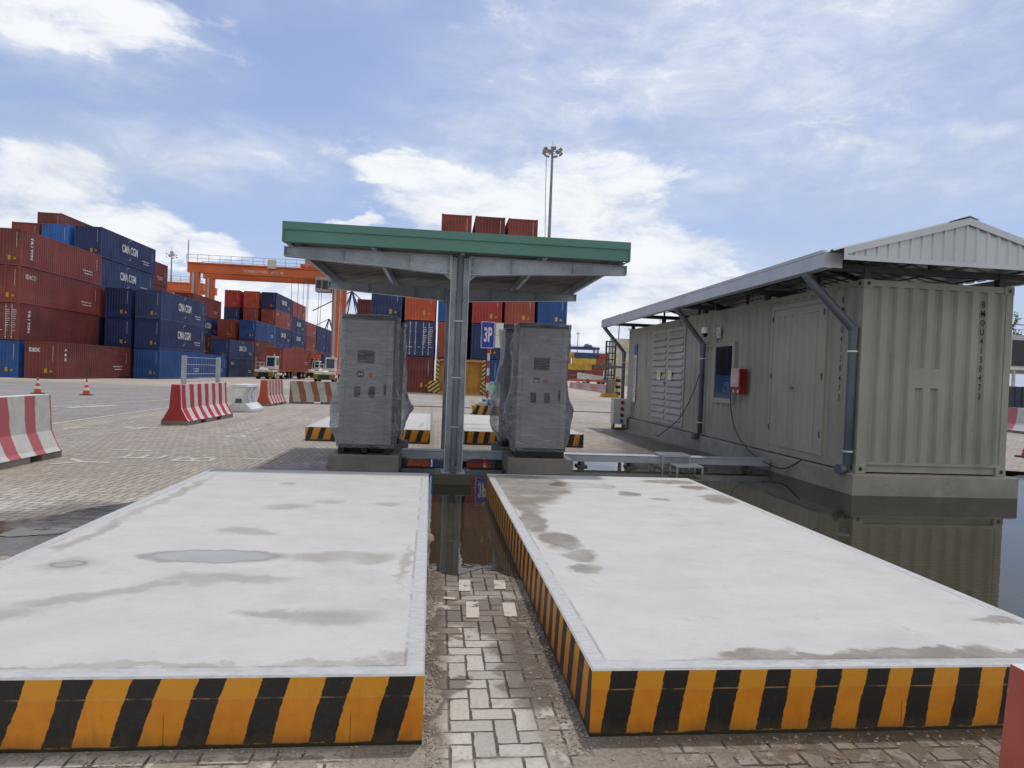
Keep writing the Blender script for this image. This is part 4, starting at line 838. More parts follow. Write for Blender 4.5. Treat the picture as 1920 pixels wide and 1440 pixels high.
def cmesh(kind, colr):
    if (kind, colr) in _c: return _c[(kind, colr)]
    mb = MB(); H = CHH
    if kind == 'panels' or kind == 'panels_door':
        if kind == 'panels': mb.corr((-CW+.10, .02, 0), (1, 0, 0), (0, -1, 0), CW-.20, .15, H-.10, .25, .045, flat=.4, inner=.25)
        mb.corr((-.004, .1, 0), (0, 1, 0), (1, 0, 0), CL-.2, .14, H-.08, .30, .040, flat=.3, inner=.3)
        mb.corr((-CW+.004, CL-.1, 0), (0, -1, 0), (-1, 0, 0), CL-.2, .14, H-.08, .30, .040)
        mb.corr((-.1, CL-.02, 0), (-1, 0, 0), (0, 1, 0), CW-.2, .14, H-.08, .25, .036); mb.box(-CW+.05, -.05, .1, CL-.1, H-.04, H-.03); mb.box(-CW+.06, -.06, .1, CL-.1, .12, .14)
    elif kind == 'frame':
        for x in (-CW, -.10):
            for y in (0, CL-.10): mb.box(x, x+.10, y, y+.10, .10, H-.11)
        for y in (0, CL-.06): mb.box(-CW+.1, -.1, y+.0, y+.06, H-.11, H-.02); mb.box(-CW+.1, -.1, y, y+.06, .03, .16)
        for x in (-CW, -.06): mb.box(x, x+.06, .1, CL-.1, H-.08, H-.01); mb.box(x, x+.06, .1, CL-.1, .03, .15)
        for x in (-CW-.004, -.17+.004):
            for y in (-.006, CL-.17):
                for z in (0, H-.115): mb.box(x, x+.17, y, y+.176, z, z+.113)
    elif kind == 'castings':
        for x in (-CW-.004, -.17+.004):
            for y in (-.006, CL-.17):
                for z in (0, H-.115): mb.box(x, x+.17, y, y+.176, z, z+.113)
    elif kind == 'door':
        for a, b_ in ((-CW+.11, -CW/2-.01), (-CW/2+.01, -.11)):
            mb.box(a, b_, .02, .05, .17, H-.12)
            for q in range(4): z = .45+q*.58; mb.box(a+.05, b_-.05, .012, .0195, z, z+.30)
    elif kind == 'bars':
        for x in (-CW+.45, -CW/2-.32, -CW/2+.30, -.48): mb.tube([(x, -.012, .12), (x, -.012, H-.08)], .022, 6)
        for x in (-CW+.3, -CW/2-.1, -CW/2+.1, -.5): mb.box(x, x+.35, -.02, -.01, .75, .79)
        for x in (-CW+.45, -CW/2-.32, -CW/2+.30, -.48):
            for z in (.2, 1.1, 2.0, H-.3): mb.box(x-.05, x+.05, -.03, .0, z, z+.06)
        rr = random.Random(5)
        for q in range(9): z = 2.35-q*.17; mb.box(-.95, -.95+rr.uniform(.15, .3), .006, .010, z, z+.05); mb.box(-.45, -.45+rr.uniform(.15, .3), .006, .010, z, z+.05)
    elif kind == 'numbers':      # small vertical code on the end wall, small codes on the long wall
        rr = random.Random(8)
        for q in range(13): z = 2.55-q*.095; mb.box(-.40, -.40+rr.uniform(.03, .05), .013, .0185, z, z+.06)
        for q in range(12): z = 2.3-q*.09; mb.box(-.0035, .002, 11.3, 11.3+rr.uniform(.06, .12), z, z+.05)
        for q in range(5): mb.box(-.0035, .002, 8.9+q*.36, 9.15+q*.36, 1.0, 1.10); mb.box(-.0035, .002, 9.2+q*.30, 9.4+q*.30, .74, .84)
    elif kind == 'size_sticker': mb.box(-1.0, -.78, .014, .0185, .45, .80)
    elif kind == 'warning_triangle': mb.prism([(-.62, .50), (-.38, .50), (-.50, .72)], 'y', .014, .0185)
    m = mb.mesh('container_'+kind, [CM[colr] if kind in ('panels', 'panels_door', 'frame', 'castings', 'door') else (GOLD if kind in ('size_sticker', 'warning_triangle') else LOGO)])
    _c[(kind, colr)] = m; return m
def swoosh(mb, y0, z0, s, flip):
    P = []
    for i in range(9):
        t = i/8; a = R(200-110*t); P.append((y0+s*math.cos(a), z0+flip*s*math.sin(a)*.9, .015+.13*math.sin(math.pi*t)*t))
    for i in range(8):
        (ya, za, wa), (yb, zb, wb) = P[i], P[i+1]; mb.add([(.003, ya, za-wa*flip), (.003, yb, zb-wb*flip), (.003, yb, zb), (.003, ya, za)], [(0, 1, 2, 3)])
def logomesh(kind):
    if ('logo', kind) in _c: return _c[('logo', kind)]
    if kind == 'cma':
        me = textmesh('l', 'CMA CGM', 1.10, LOGO, .72, .004, bold=.035, spacing=.95); orient(me, (.0, 4.2, 1.28), (0, 1, 0), (0, 0, 1))
        mb = MB(); mb.add([v.co for v in me.vertices], [tuple(p.vertices) for p in me.polygons]); swoosh(mb, 6.3, 2.28, .75, .75)
        mb2 = MB(); swoosh(mb2, 0, 0, .75, .75); mb.add([(x, 5.6-y, 1.06-z) for x, y, z in mb2.v], mb2.f); m = mb.mesh('logo', [LOGO])
    elif kind == 'triton':
        ms = []
        for i, c in enumerate('TRITON'): me = textmesh('c', c, .42, LOGO, 1., .004, bold=.02, align='CENTER'); orient(me, (.002, 1.15, 2.30-i*.30), (0, 0, -1), (0, 1, 0)); ms.append(me)
        m = joinmesh('logo', ms, [LOGO])
    elif kind == 'tex':
        ms = []
        for i, c in enumerate('tex'): me = textmesh('c', c, .48, LOGO, 1., .004, bold=.02, align='CENTER'); orient(me, (.002, .95, 2.30-i*.38), (0, 0, -1), (0, 1, 0)); ms.append(me)
        me = textmesh('c', 'tex', .62, LOGO, 1., .004, bold=.022); orient(me, (-2.15, .012, 2.1), (1, 0, 0), (0, 0, 1)); ms.append(me); m = joinmesh('logo', ms, [LOGO])
    elif kind == 'green': me = textmesh('l', 'EVERGREEN', 1.7, LOGO, .9, .004, bold=.04); orient(me, (.0, 1.6, .9), (0, 1, 0), (0, 0, 1)); m = joinmesh('logo', [me], [LOGO])
    elif kind == 'one': me = textmesh('l', 'SEACO', .5, LOGO, .9, .004); orient(me, (.0, .7, 2.0), (0, 1, 0), (0, 0, 1)); m = joinmesh('logo', [me], [LOGO])
    _c[('logo', kind)] = m; return m
ORD = ['ground level', 'second tier', 'third tier', 'fourth tier', 'fifth tier', 'sixth tier']
GRP = 'stacked shipping containers in the yard'
def container(x, y, z, colr, label, logo=None, door=False, detail=2, rz=0., dx=0.):
    r = empty('shipping_container', (x+dx, y, z), label, 'shipping container', GRP, rz)
    if detail == 0:
        key = ('one', colr)
        if key not in _c:
            mb = MB()
            for kk in ('panels', 'frame'):
                me = cmesh(kk, colr); mb.add([v.co for v in me.vertices], [tuple(p.vertices) for p in me.polygons])
            _c[key] = mb.mesh('container_shell', [CM[colr]])
        obj('shell', _c[key], r); return r
    obj('corrugated_panels', cmesh('panels_door' if door else 'panels', colr), r); obj('frame', cmesh('frame', colr), r)
    if door: d_ = obj('door', cmesh('door', colr), r); obj('locking_bars', cmesh('bars', colr), d_)
    else: obj('number_marks', cmesh('numbers', colr), r); obj('size_sticker', cmesh('size_sticker', colr), r); obj('warning_triangle', cmesh('warning_triangle', colr), r)
    if logo: obj('logo_lettering', logomesh(logo), r)
    return r
def stack(x, y, cols, desc, logos=None, doors=(), detail=2, jit=.05, hs=1.):
    for i, c in enumerate(cols):
        if c is None: continue
        rr = random.Random(int(x*77+y*13+i*5)); d = rr.uniform(-jit, jit)
        lg = (logos or {}).get(i)
        container(x, y+rr.uniform(-.04, .04), gz(y)+i*(CHH+.015)*hs, c, f'{CWORD[c]} container, {ORD[i]} of the {desc}', lg, i in doors, detail, dx=d).scale.z = hs
YB = {1: 55.5, 2: 68.1, 3: 80.8, 4: 97.5, 5: 111, 6: 123.6, 7: 136.5, 8: 149}
stack(-29.9, YB[1], ['maroon'], 'low stack right of the leftmost one', {0: 'tex'})
stack(-32.8, YB[1], ['blue', 'maroon', 'darkred', 'darkred'], 'leftmost stack, cut by the picture edge', {1: 'triton', 3: 'triton', 2: 'one'}, doors=(1,))
stack(-35.4, YB[1], ['maroon', 'red', 'darkred', 'maroon'], 'stack beyond the left picture edge')
stack(-27.3, YB[2], ['blue', 'navy', 'dkblue'], 'blue stack behind the wire panel', {1: 'cma', 2: 'cma'})
stack(-30.1, YB[2], ['darkred', 'navy', 'navy'], 'narrow stack left of the blue one')
stack(-33.1, YB[2], ['maroon', 'navy', 'darkred', 'dkblue', 'navy'], 'tall blue stack on the left skyline', {3: 'cma', 4: 'cma'})
stack(-36.0, YB[2], ['maroon', 'navy', 'red', 'darkred', 'ltblue'], 'stack capped by a light blue box')
stack(-38.7, YB[2], ['maroon', 'maroon', 'brick', 'darkred', 'darkred'], 'stack left of the light blue cap')
stack(-41.5, 77, ['maroon', 'red', 'navy', 'darkred', 'darkred', 'maroon'], 'highest red stack at the far left')
stack(-36.7, YB[3], ['red', 'darkred', 'navy', 'maroon', 'maroon'], 'dull red stack behind the tall blue one')
stack(-32.3, 83.5, [None, 'green'], 'green pair behind the wire panel', {1: 'green'}) if False else None
stack(-28.8, YB[3], ['blue'], 'single box behind the wire panel')
stack(-32.0, YB[3], ['maroon', 'green'], 'low stack with the green box', {1: 'green'})
stack(-35.0, YB[4], ['maroon', 'navy', 'dkblue', 'darkred'], 'red topped stack right of the blue ones', {2: 'cma', 1: 'cma'})
stack(-32.3, YB[4], ['maroon', 'maroon'], 'low dark red stack beside the grey-blue one')
stack(-28.5, 91.6+1.8, ['dkblue', 'dkblue'], 'short dark blue stack', {1: 'cma', 0: 'one'}, hs=.894)
stack(-31.4, 117.6, ['maroon', 'maroon', 'brick', 'brick', 'orange'], 'stack with an orange-red top under the crane')
stack(-28.4, 105.4, ['darkred', 'darkred', 'blue'], 'stack behind the first truck', {1: 'one'})
stack(-31.5, 105.2, ['maroon', 'maroon', 'brick'], 'stack behind the short blue one')
stack(-28.5, 117.8, ['brick', 'blue', 'navy', 'brick', 'navy'], 'navy topped stack under the crane beam', {2: 'cma', 4: 'cma', 3: 'one'})
stack(-34.5, 117.4, ['maroon', 'blue', 'maroon', 'navy', 'red'], 'leftmost stack under the crane beam')
stack(-28.5, 130.4, ['maroon', 'brick', 'navy', 'navy', 'brick'], 'deep stack right of the navy topped one', {2: 'cma', 3: 'cma'}, detail=2)
stack(-28.5, 143, ['green', 'brick', 'darkred', 'brick'], 'stack above the second truck', detail=2)
for j, (x, y, cs_) in enumerate([(-31.5, 143, ['brick', 'red', 'darkred', 'grey']), (-28.5, 156, ['maroon', 'darkred', 'navy', 'navy']), (-28.5, 169, ['blue', 'navy', 'navy', 'dkblue']), (-24.4, 195, ['maroon', 'green', 'maroon', 'green', 'maroon']), (-21.6, 195, ['green', 'maroon', 'maroon', 'green', 'darkred']),
                                 (-18.8, 195, ['maroon', 'navy', 'darkred', 'maroon']), (-29.9, 137, ['maroon', 'navy', 'brick', 'darkred'])]):
    stack(x, y, cs_, 'far stack '+['behind the second truck', 'beyond the second truck cab', 'on the row’s vanishing end', 'with green boxes left of the crane leg', 'with green boxes beside the crane leg', 'seen past the crane leg', 'in shade behind the crane rows'][j], {1: 'cma'} if j == 2 else {}, detail=1 if False else 2)
# block behind the canopy
MX = 54.0
mid = [(-3.28, ['maroon', 'navy', 'navy'], 'navy stack behind the left cabinet', {}, ()),
       (-.57, ['maroon', 'navy', 'orange'], 'stack with locking bars, left of the column', {}, (1,)),
       (2.10, ['navy', 'brick', 'blue', 'brick', 'darkred'], 'stack hidden behind the canopy column', {}, ()),
       (4.85, ['blue', 'navy', 'red', 'darkred', 'maroon'], 'stack right of the canopy column', {}, ()),
       (7.55, ['blue', 'navy', 'brick', 'darkred', 'darkred'], 'stack behind the right cabinets', {}, ()),
       (10.25, ['maroon', 'dkblue', 'blue'], 'rightmost stack of the middle block', {}, ())]
for x, cs_, d_, lg, dr_ in mid: stack(x, MX, cs_, d_, lg, dr_, jit=.03)
stack(-8.6+2.6, MX+13, ['maroon', 'darkred', 'maroon'], 'stack set back behind the middle block', {})
# ------------------------------------------------------------------ yellow portal frame
t = empty('yellow_frame', (-.35, 53.4, gz(53)), 'yellow steel spreader frame with hazard striped corners', 'steel frame')
YS = paint('yellow_steel', (.42, .20, .02), .5, dirt=.4); HZ1 = hazard('hazard_steel', (.60, .42, .10), (.05, .03, .02), (.75, 0, 1), .34, .5, .01); HZ2 = hazard('hazard_steel_right', (.60, .42, .10), (.05, .03, .02), (-.75, 0, 1), .34, .5, .01)
mb = MB(); mb.box(.25, 3.75, .3, .36, .15, 2.75); mb.box(.25, 3.75, -.1, .3, 2.62, 2.78); mb.box(.25, 3.75, -.3, .3, .0, .18)
for q in range(8): mb.box(.5+q*.42, .56+q*.42, .26, .3, .18, 2.62)
mb.build('back_panel', YS, t)
for x, m_ in ((.0, HZ1), (3.72, HZ2)): mb = MB(); mb.box(x, x+.26, -.15, .1, .1, 2.8); mb.build('striped_post', m_, t)
mb = MB(); mb.prism([(-.62, .15), (.0, .05), (.35, .05), (.35, .9), (.1, 1.0), (-.55, 1.0)], 'y', -.35, -.15); mb.build('striped_guard', HZ2, t)
mb = MB(); mb.prism([(4.4, .15), (3.98, .05), (3.6, .05), (3.6, .9), (3.9, 1.0), (4.4, 1.0)], 'y', -.35, -.15); mb.build('striped_guard', HZ1, t)
t = empty('plastic_bin', (3.55, 47, gz(47)), 'pale green bin with a blue lid beyond the sign', 'bin')
mb = MB(); mb.box(0, 1.0, 0, .8, .1, 1.0, bev=.03); mb.build('body', paint('pale_green', (.25, .45, .36), .5), t); mb = MB(); mb.prism([(-.04, 1.0), (1.04, 1.0), (.95, 1.15), (.1, 1.15)], 'y', -.04, .84); mb.build('lid', paint('pale_blue_lid', (.14, .36, .5), .5), t)
# ------------------------------------------------------------------ gantry cranes
def rtg(x0, x1, y0, y1, H, body, label, names=True, cab=True, trolley=.75):
    t = empty('gantry_crane', (x0, y0, gz(y0)), label, 'gantry crane'); W = x1-x0; D = y1-y0
    grey = GALV
    for yy_ in (0, D):
        mb = MB(); mb.box(-1.0, W+1.2, yy_-.55, yy_+.55, H-1.85, H-.55, bev=.05); mb.box(-1.0, W+1.2, yy_-.75, yy_+.75, H-.55, H-.35); mb.build('girder', body, t)
        mb = MB()
        for q in range(int((W+2)/1.6)+1): xx = -1+q*1.6; mb.box(xx-.03, xx+.03, yy_-.95, yy_-.90, H-.35, H+.75)
        for z in (.2, .75): mb.box(-1.05, W+1.2, yy_-.95, yy_-.90, H+z-.03, H+z+.03)
        mb.build('handrail', grey, t)
        for xx in (0, W):
            mb = MB(); mb.prism([(xx-.62, H-1.85), (xx+.62, H-1.85), (xx+.45, 1.6), (xx-.45, 1.6)], 'y', yy_-.5, yy_+.5); l = mb.build('leg', body, t)
            mb = MB(); mb.box(xx-.28, xx+.05, yy_-.62, yy_-.51, 1.6, H-1.85); mb.build('cable_channel', grey, l)
    for xx in (0, W):
        mb = MB(); mb.box(xx-.5, xx+.5, -2.2, D+2.2, .9, 1.7, bev=.05)
        for z in (7.5,): mb.box(xx-.3, xx+.3, .5, D-.5, z, z+.5)
        mb.build('sill_beam', body, t)
        for yy_ in (-1.6, -.1, D+.1, D+1.6): mb = MB(); mb.tube([(xx-.3, yy_, .75), (xx+.3, yy_, .75)], .75, 18); mb.build('wheel', BLACK, t)
        mb = MB()
        if xx > 0: mb.beam((xx+.75, -.2, 1.8), (xx+.75, D*.9, 8), .12, .12); mb.beam((xx+.75, D*.9, 8), (xx+.75, .2, 13), .12, .12); mb.beam((xx+1.2, -.2, 1.8), (xx+1.2, D*.9, 8), .1, .1); mb.box(xx+.6, xx+1.4, D*.7, D, 7.9, 8.0); mb.build('stair', body, t)
    tx = W*trolley; mb = MB(); mb.box(tx-2.2, tx+2.2, -.3, D+.3, H-.2, H+.35); mb.box(tx-1.6, tx-.6, .2, D-1, H+.35, H+1.7); mb.box(tx+.2, tx+1.6, .5, D-.6, H+.35, H+1.2)
    for q in range(5): mb.tube([(tx-1.2+q*.6, .4, H+.8), (tx-1.2+q*.6, 1.8, H+.8)], .35, 10)
    mb.build('trolley', body, t)
    if cab:
        mb = MB(); mb.box(tx+.4, tx+2.6, -1.6, 0.4, H-3.9, H-1.7, bev=.08); c_ = mb.build('operator_cab', paint('cab_grey', (.30, .27, .28), .5), t); mb = MB(); mb.box(tx+.55, tx+1.3, -1.63, -1.60, H-3.4, H-2.2); mb.box(tx+1.45, tx+2.4, -1.63, -1.60, H-3.5, H-2.2); mb.build('cab_window', SCREEN, c_)
        mb = MB()
        for dx_, dy_ in ((-3.6, .8), (-2.6, .8), (-2.0, 2), (-1.5, 2.4), (-1.0, .8), (.2, 3), (1.0, .8)): mb.tube([(tx+dx_, dy_, H-1), (tx+dx_*.95-.2, dy_, H-13.5)], .035, 4)
        mb.build('hoist_ropes', DKSTEEL, t)
        mb = MB(); mb.box(tx-6, tx+1, .8, 1.6, H-14.2, H-13.5); mb.build('spreader', body, t)
    return t
RTO = paint('crane_orange', (.60, .13, .028), .45, dirt=.3, var=.12, scale=.5)
c = rtg(-37.4, -16.4, 105, 111.6, 17.35, RTO, 'orange rubber-tyred gantry crane left of the canopy', trolley=.84)
me = textmesh('crane_lettering', 'KONECRANES - RTG 18', .55, WHITE, 1., .01); orient(me, (7.2, -.565, 15.85), (1, 0, 0), (0, 0, 1)); obj('crane_lettering', me, c)
mb = MB(); mb.box(10.8, 12, -1.1, -.8, 16.6, 17.9); mb.build('control_box', paint('crane_white', (.55, .52, .45), .5), c)
mb = MB(); mb.tube([(-.8, -.9, 17), (-.8, -.9, 20.2)], .06, 6); mb.build('mast_pole', DKSTEEL, c)
rtg(-71, -48.2, 137, 144, 18.0, RTO, 'farther orange gantry crane behind the container stacks', trolley=.35)
bpy.data.objects['gantry_crane.001'].location.x = -71
RTB = paint('crane_blue', (.02, .045, .16), .5, dirt=.2)
rtg(82.5, 101, 420, 430, 22, RTB, 'distant blue gantry crane above the yellow containers', cab=False, trolley=.7)
# ship-to-shore cranes far away
def sts(x, y, s, label):
    t = empty('quay_crane', (x, y, -.6), label, 'quay crane'); mb = MB()
    for dx_ in (0, 16):
        for dy_ in (0, 26): mb.beam((dx_*s, dy_*s, 0), (dx_*s, dy_*s, 42*s), 1.4*s, 1.4*s)
        mb.beam((dx_*s, 0, 28*s), (dx_*s, 26*s, 28*s), 1.2*s, 1.2*s); mb.beam((dx_*s, 26*s, 42*s), (8*s, 0, 66*s), 1*s, 1*s); mb.beam((dx_*s, 0, 42*s), (8*s, 0, 66*s), 1.2*s, 1.2*s)
    mb.beam((0, 0, 40*s), (16*s, 0, 40*s), 1.2*s, 1.2*s); mb.beam((0, 0, 10*s), (16*s, 0, 28*s), .8*s, .8*s); mb.beam((16*s, 0, 10*s), (0, 0, 28*s), .8*s, .8*s); mb.beam((0, 0, 28*s), (16*s, 0, 40*s), .8*s, .8*s); mb.beam((16*s, 0, 28*s), (0, 0, 40*s), .8*s, .8*s)
    mb.build('portal_legs', RTB, t); mb = MB(); mb.beam((8*s, -20*s, 42*s), (8*s, 60*s, 44*s), 3*s, 2.4*s); mb.beam((8*s, 0, 66*s), (8*s, 45*s, 44*s), .7*s, .7*s); mb.beam((8*s, 0, 66*s), (-22*s, -6*s, 48*s), .8*s, .8*s); mb.beam((8*s, 0, 66*s), (34*s, -6*s, 44*s), .8*s, .8*s); mb.box(1*s, 15*s, -4*s, 8*s, 42*s, 47*s); mb.build('boom', RTB, t); return t
sts(-63.8, 430, .77, 'blue lattice quay crane between the orange crane leg and left cabinet')
sts(-112, 640, .72, 'smaller far blue quay crane left of the orange crane leg')
# ------------------------------------------------------------------ light masts
def mast(x, y, H, R0, label, lamps=10, par=True):
    t = empty('light_mast', (x, y, gz(y)), label, 'light mast', 'high mast yard lights')
    mb = MB(); mb.tube([(0, 0, -.2), (0, 0, H)], R0, 14, r1=R0*.45); mb.build('pole', DKM, t)
    rr_ = H*.027; fs_ = min(1, (H/43)**1.6); mb = MB(); P = [(rr_*math.cos(a), rr_*math.sin(a), H-.6) for a in [2*math.pi*i/16 for i in range(17)]]; mb.tube(P, .07, 6, cap=False)
    for i in range(4): a = math.pi*i/2; mb.beam((0, 0, H-.5), (rr_*math.cos(a), rr_*math.sin(a), H-.6), .1, .1)
    mb.tube([(0, 0, H), (0, 0, H+1.3)], .04, 6); mb.tube([(0, 0, H-.5), (0, 0, H+.3)], .35, 12); mb.build('lamp_ring', GALV, t)
    for i in range(lamps):
        a = 2*math.pi*i/lamps; cx_, cy_ = (rr_+.35)*math.cos(a), (rr_+.35)*math.sin(a); mb = MB()
        mb.box(-.38, .38, -.3, .3, -.22, .10, bev=.05); ob = mb.build('floodlight', [FLD], t); ob.scale = (fs_, fs_, fs_); ob.location = (cx_, cy_, H-.35 if i % 2 else H-.95); ob.rotation_euler = (R(35), 0, a-math.pi/2)
    return t
DKM = paint('mast_grey', (.20, .22, .26), .45, .3, dirt=.1); FLD = paint('floodlight_housing', (.22, .22, .20), .5, dirt=.2)
m1 = mast(18.9, 120, 43.6, .44, 'tall light mast rising behind the canopy roof', 12)
mb = MB(); mb.tube([(-1.1, 0, 42.2), (-1.0, 0, 36), (-.7, 0, 26), (-.42, 0, 20)], .06, 6); mb.build('hanging_rope', DKM, m1)
mast(-59.2, 152, 25.8, .26, 'light mast behind the dull red stack at left', 8)
mast(96, 352, 37, .5, 'distant light mast above the kiosk gutter end', 8); mast(119, 410, 34, .5, 'shorter distant light mast right of the gutter end', 8); mast(98, 470, 34, .5, 'faint far light mast over the blue gantry crane', 8)
# ------------------------------------------------------------------ yard trucks
TW = paint('truck_white', (.62, .60, .52), .4, dirt=.3); TY = hazard('truck_hazard', (.50, .32, .03), BLK, (1, 0, 1), .30, .5, .0)
def truck(x, y, label, ccol, rz=0.):
    t = empty('yard_truck', (x, y, gz(y)), label, 'yard truck', 'white terminal tractors', rz); L_ = 5.
    mb = MB(); mb.box(-1.2, 1.2, 0, L_, .55, .85); mb.box(-1.25, 1.25, -.1, 1.9, .95, 1.25, bev=.05); mb.prism([(-.1, 1.25), (1.9, 1.25), (1.9, 1.65), (.5, 1.6)], 'x', -.7, .5); mb.build('chassis', TW, t, bevel=.03)
    mb = MB(); mb.box(-1.25, 1.25, -.15, .1, .35, .95); mb.build('bumper', TY, t); mb = MB(); mb.box(-.65, .65, -.17, -.151, .3, .9); mb.build('radiator_grille', BLACK, t)
    mb = MB(); mb.prism([(.55, 1.35), (1.9, 1.35), (1.9, 3.1), (.75, 3.1)], 'x', .0, 1.3); cb = mb.build('cab', TW, t, bevel=.06)
    mb = MB(); mb.prism([(.585, 1.75), (.60, 1.75), (.715, 2.9), (.70, 2.9)], 'x', .16, 1.14); mb.box(1.301, 1.31, .9, 1.75, 1.9, 2.85); mb.box(-.01, -.001, .9, 1.75, 1.9, 2.85); mb.build('windscreen', paint('cab_glass', (.02, .05, .10), .1, dirt=0), cb)
    mb = MB(); mb.tube([(.9, 1.2, 3.1), (.9, 1.2, 3.4)], .08, 8); mb.build('beacon', WHITE, cb)
    mb = MB()
    for a in (-1.2, -.65, -.1): mb.tube([(a, .3, 1.25), (a, .3, 2.2)], .035, 6)
    mb.tube([(-1.2, .3, 2.2), (0, .3, 2.2)], .035, 6); mb.tube([(-1.2, .3, 1.75), (0, .3, 1.75)], .03, 6); mb.tube([(-1.2, .3, 2.2), (-1.2, .3, 2.9)], .035, 6); mb.build('railing', TW, t)
    for xx in (-.95, .75): mb = MB(); mb.box(xx, xx+.3, -.165, -.151, .97, 1.12); mb.build('headlight', WHITE, t)
    for xx, yy_ in ((-1.05, .9), (1.05, .9), (-1.0, 3.9), (1.0, 3.9)):
        mb = MB(); mb.tube([(xx-.2, yy_, .5), (xx+.2, yy_, .5)], .5, 18); w = mb.build('wheel', BLACK, t); mb = MB(); mb.tube([(xx-.21, yy_, .5), (xx+.21, yy_, .5)], .24, 12); mb.build('rim', TW, w)
    if ccol is None: return
    s = empty('truck_trailer', (x, y+3.0, gz(y)), label.replace('terminal tractor', 'trailer'), 'trailer', 'container trailers', rz)
    mb = MB(); mb.box(-1.15, 1.15, 0, 13, 1.05, 1.4); mb.build('deck', RTO, s)
    for yy_ in (9.5, 10.9):
        for xx in (-.95, .95): mb = MB(); mb.tube([(xx-.28, yy_, .5), (xx+.28, yy_, .5)], .5, 18); w = mb.build('wheel', BLACK, s); mb = MB(); mb.tube([(xx-.285, yy_, .5), (xx+.285, yy_, .5)], .22, 12); mb.build('rim', WHITE, w)
    mb = MB(); mb.box(-.9, -.7, 2.4, 2.6, .1, 1.05); mb.box(.7, .9, 2.4, 2.6, .1, 1.05); mb.build('landing_gear', TW, s)
    ox, oy = 1.22, 3.6; cx_, cy_ = x+math.cos(rz)*ox-math.sin(rz)*oy, y+math.sin(rz)*ox+math.cos(rz)*oy
    container(cx_, cy_, gz(y)+1.41, ccol, f'{CWORD[ccol]} container riding on the trailer '+{'brick': 'of the leftmost tractor', 'navy': 'of the middle tractor', 'orange': 'of the rightmost tractor'}[ccol], rz=rz)
truck(-23.2, 90.5, 'white terminal tractor, leftmost of the three, in front of red boxes', 'brick', R(-7))
truck(-22.9, 121, 'white terminal tractor, smallest and middle one', 'navy', R(-6)); truck(-14.3, 84, 'white terminal tractor, rightmost, partly behind the wrapped cabinet', None, R(3))
# ------------------------------------------------------------------ right background: water-filled barriers, handler, containers
PK = paint('faded_pink', (.52, .22, .19), .5, dirt=.3, dcol=(.6, .45, .42)); PKW = rw('pink_white_ribs', (.60, .52, .50), (.50, .17, .15), .5, .5, (0, 1, 0), dirt=.2)
pts_ = [(20.4, 76.5), (23.6, 118)]
d_ = Vector((pts_[1][0]-pts_[0][0], pts_[1][1]-pts_[0][1])); nB = 20; ang = -math.atan2(d_.x, d_.y)
for i in range(nB):
    f = i/nB; bx, by = pts_[0][0]+d_.x*f, pts_[0][1]+d_.y*f; LB = d_.length/nB-.08
    t = empty('water_barrier', (bx, by, gz(by)), 'pink and white plastic barrier in the long row on the right', 'plastic barrier', 'row of pink and white barriers', ang)
    if 'wb' not in _c:
        mb = MB(); mb.prism([(-.30, 0), (.30, 0), (.30, .12), (.18, .45), (.12, 1.05), (-.12, 1.05), (-.18, .45), (-.30, .12)], 'y', 0, LB)
        for q in range(4): mb.prism([(-.34, .1), (-.20, .46), (-.14, 1.0), (-.12, 1.0), (-.12, .1)], 'y', .15+q*.5, .38+q*.5)
        _c['wb'] = mb.mesh('barrier_body', [PKW])
    obj('barrier_body', _c['wb'], t)
cy_ = [('yellow', 'yellow container, upper one of the distant yellow pair'), ('yellow', 'yellow container, lower one of the distant yellow pair')]
def small(x, y, z, c, label, sc=.5):
    r = container(x, y, z, c, label, detail=0); r.rotation_euler = (0, 0, R(-90)); return r
# long sides face the camera: origin at right-front corner rotated -90 about z
zz = -.62
for x, lev, c_, w_ in [(64.4, 2, 'yellow', 'yellow container, lower of the distant yellow pair'), (66.6, 3, 'yellow', 'yellow container, upper of the distant yellow pair'), (67.4, 4, 'dkblue', 'dark blue container on top of the distant yellow one'), (56.0, 4, 'yellow', 'small yellow container at the top left of the distant pile'), (53.4, 3, 'brick', 'brick red container upper left of the distant pile'), (51.8, 2, 'red', 'bright red container at the left of the distant pile'),
                          (77.2, 2, 'darkred', 'dark red container right of the lower yellow one'), (79.2, 3, 'brick', 'brick red container right of the upper yellow one'), (80.0, 4, 'red', 'bright red container right of the distant dark blue one'), (60, 1, 'maroon', 'maroon container under the distant yellow pair'), (72.6, 1, 'darkred', 'dark red container low in the distant pile'), (85.2, 1, 'yellow', 'yellow container low at the right of the distant pile'),
                          (90, 2, 'red', 'bright red container at the right of the distant pile'), (91.8, 3, 'maroon', 'maroon container upper right of the distant pile'), (57, 0, 'maroon', 'maroon container on the ground, left in the distant pile'), (70, 0, 'maroon', 'maroon container on the ground, middle of the distant pile'), (83, 0, 'darkred', 'dark red container on the ground, right in the distant pile')]:
    small(x, 330+random.Random(int(x)).uniform(-.5, .5), zz+lev*(CHH+.02), c_, w_)
for i in range(7):
    for j, xx in enumerate((52.5, 65)):
        small(xx, 200, gz(200)+i*(CHH+.02), 'cream', f'cream container, {ORD[i] if i < 6 else "top tier"} of the cream wall, {"left" if j == 0 else "right"} column') if i < 5 else None
t = empty('container_handler', (47.5, 182, -.62), 'tall forklift mast with container spreader in front of cream boxes', 'forklift')
mb = MB()
for x in (-1.3, 1.3): mb.box(x-.22, x+.22, -.3, .3, .8, 12.6)
for x in (-.5, .5): mb.box(x-.12, x+.12, -.2, .2, .8, 12.4)
for z in (1.2, 3, 5, 7.4, 9.2, 11, 12.5): mb.box(-1.3, 1.3, -.25, .25, z-.15, z+.15)
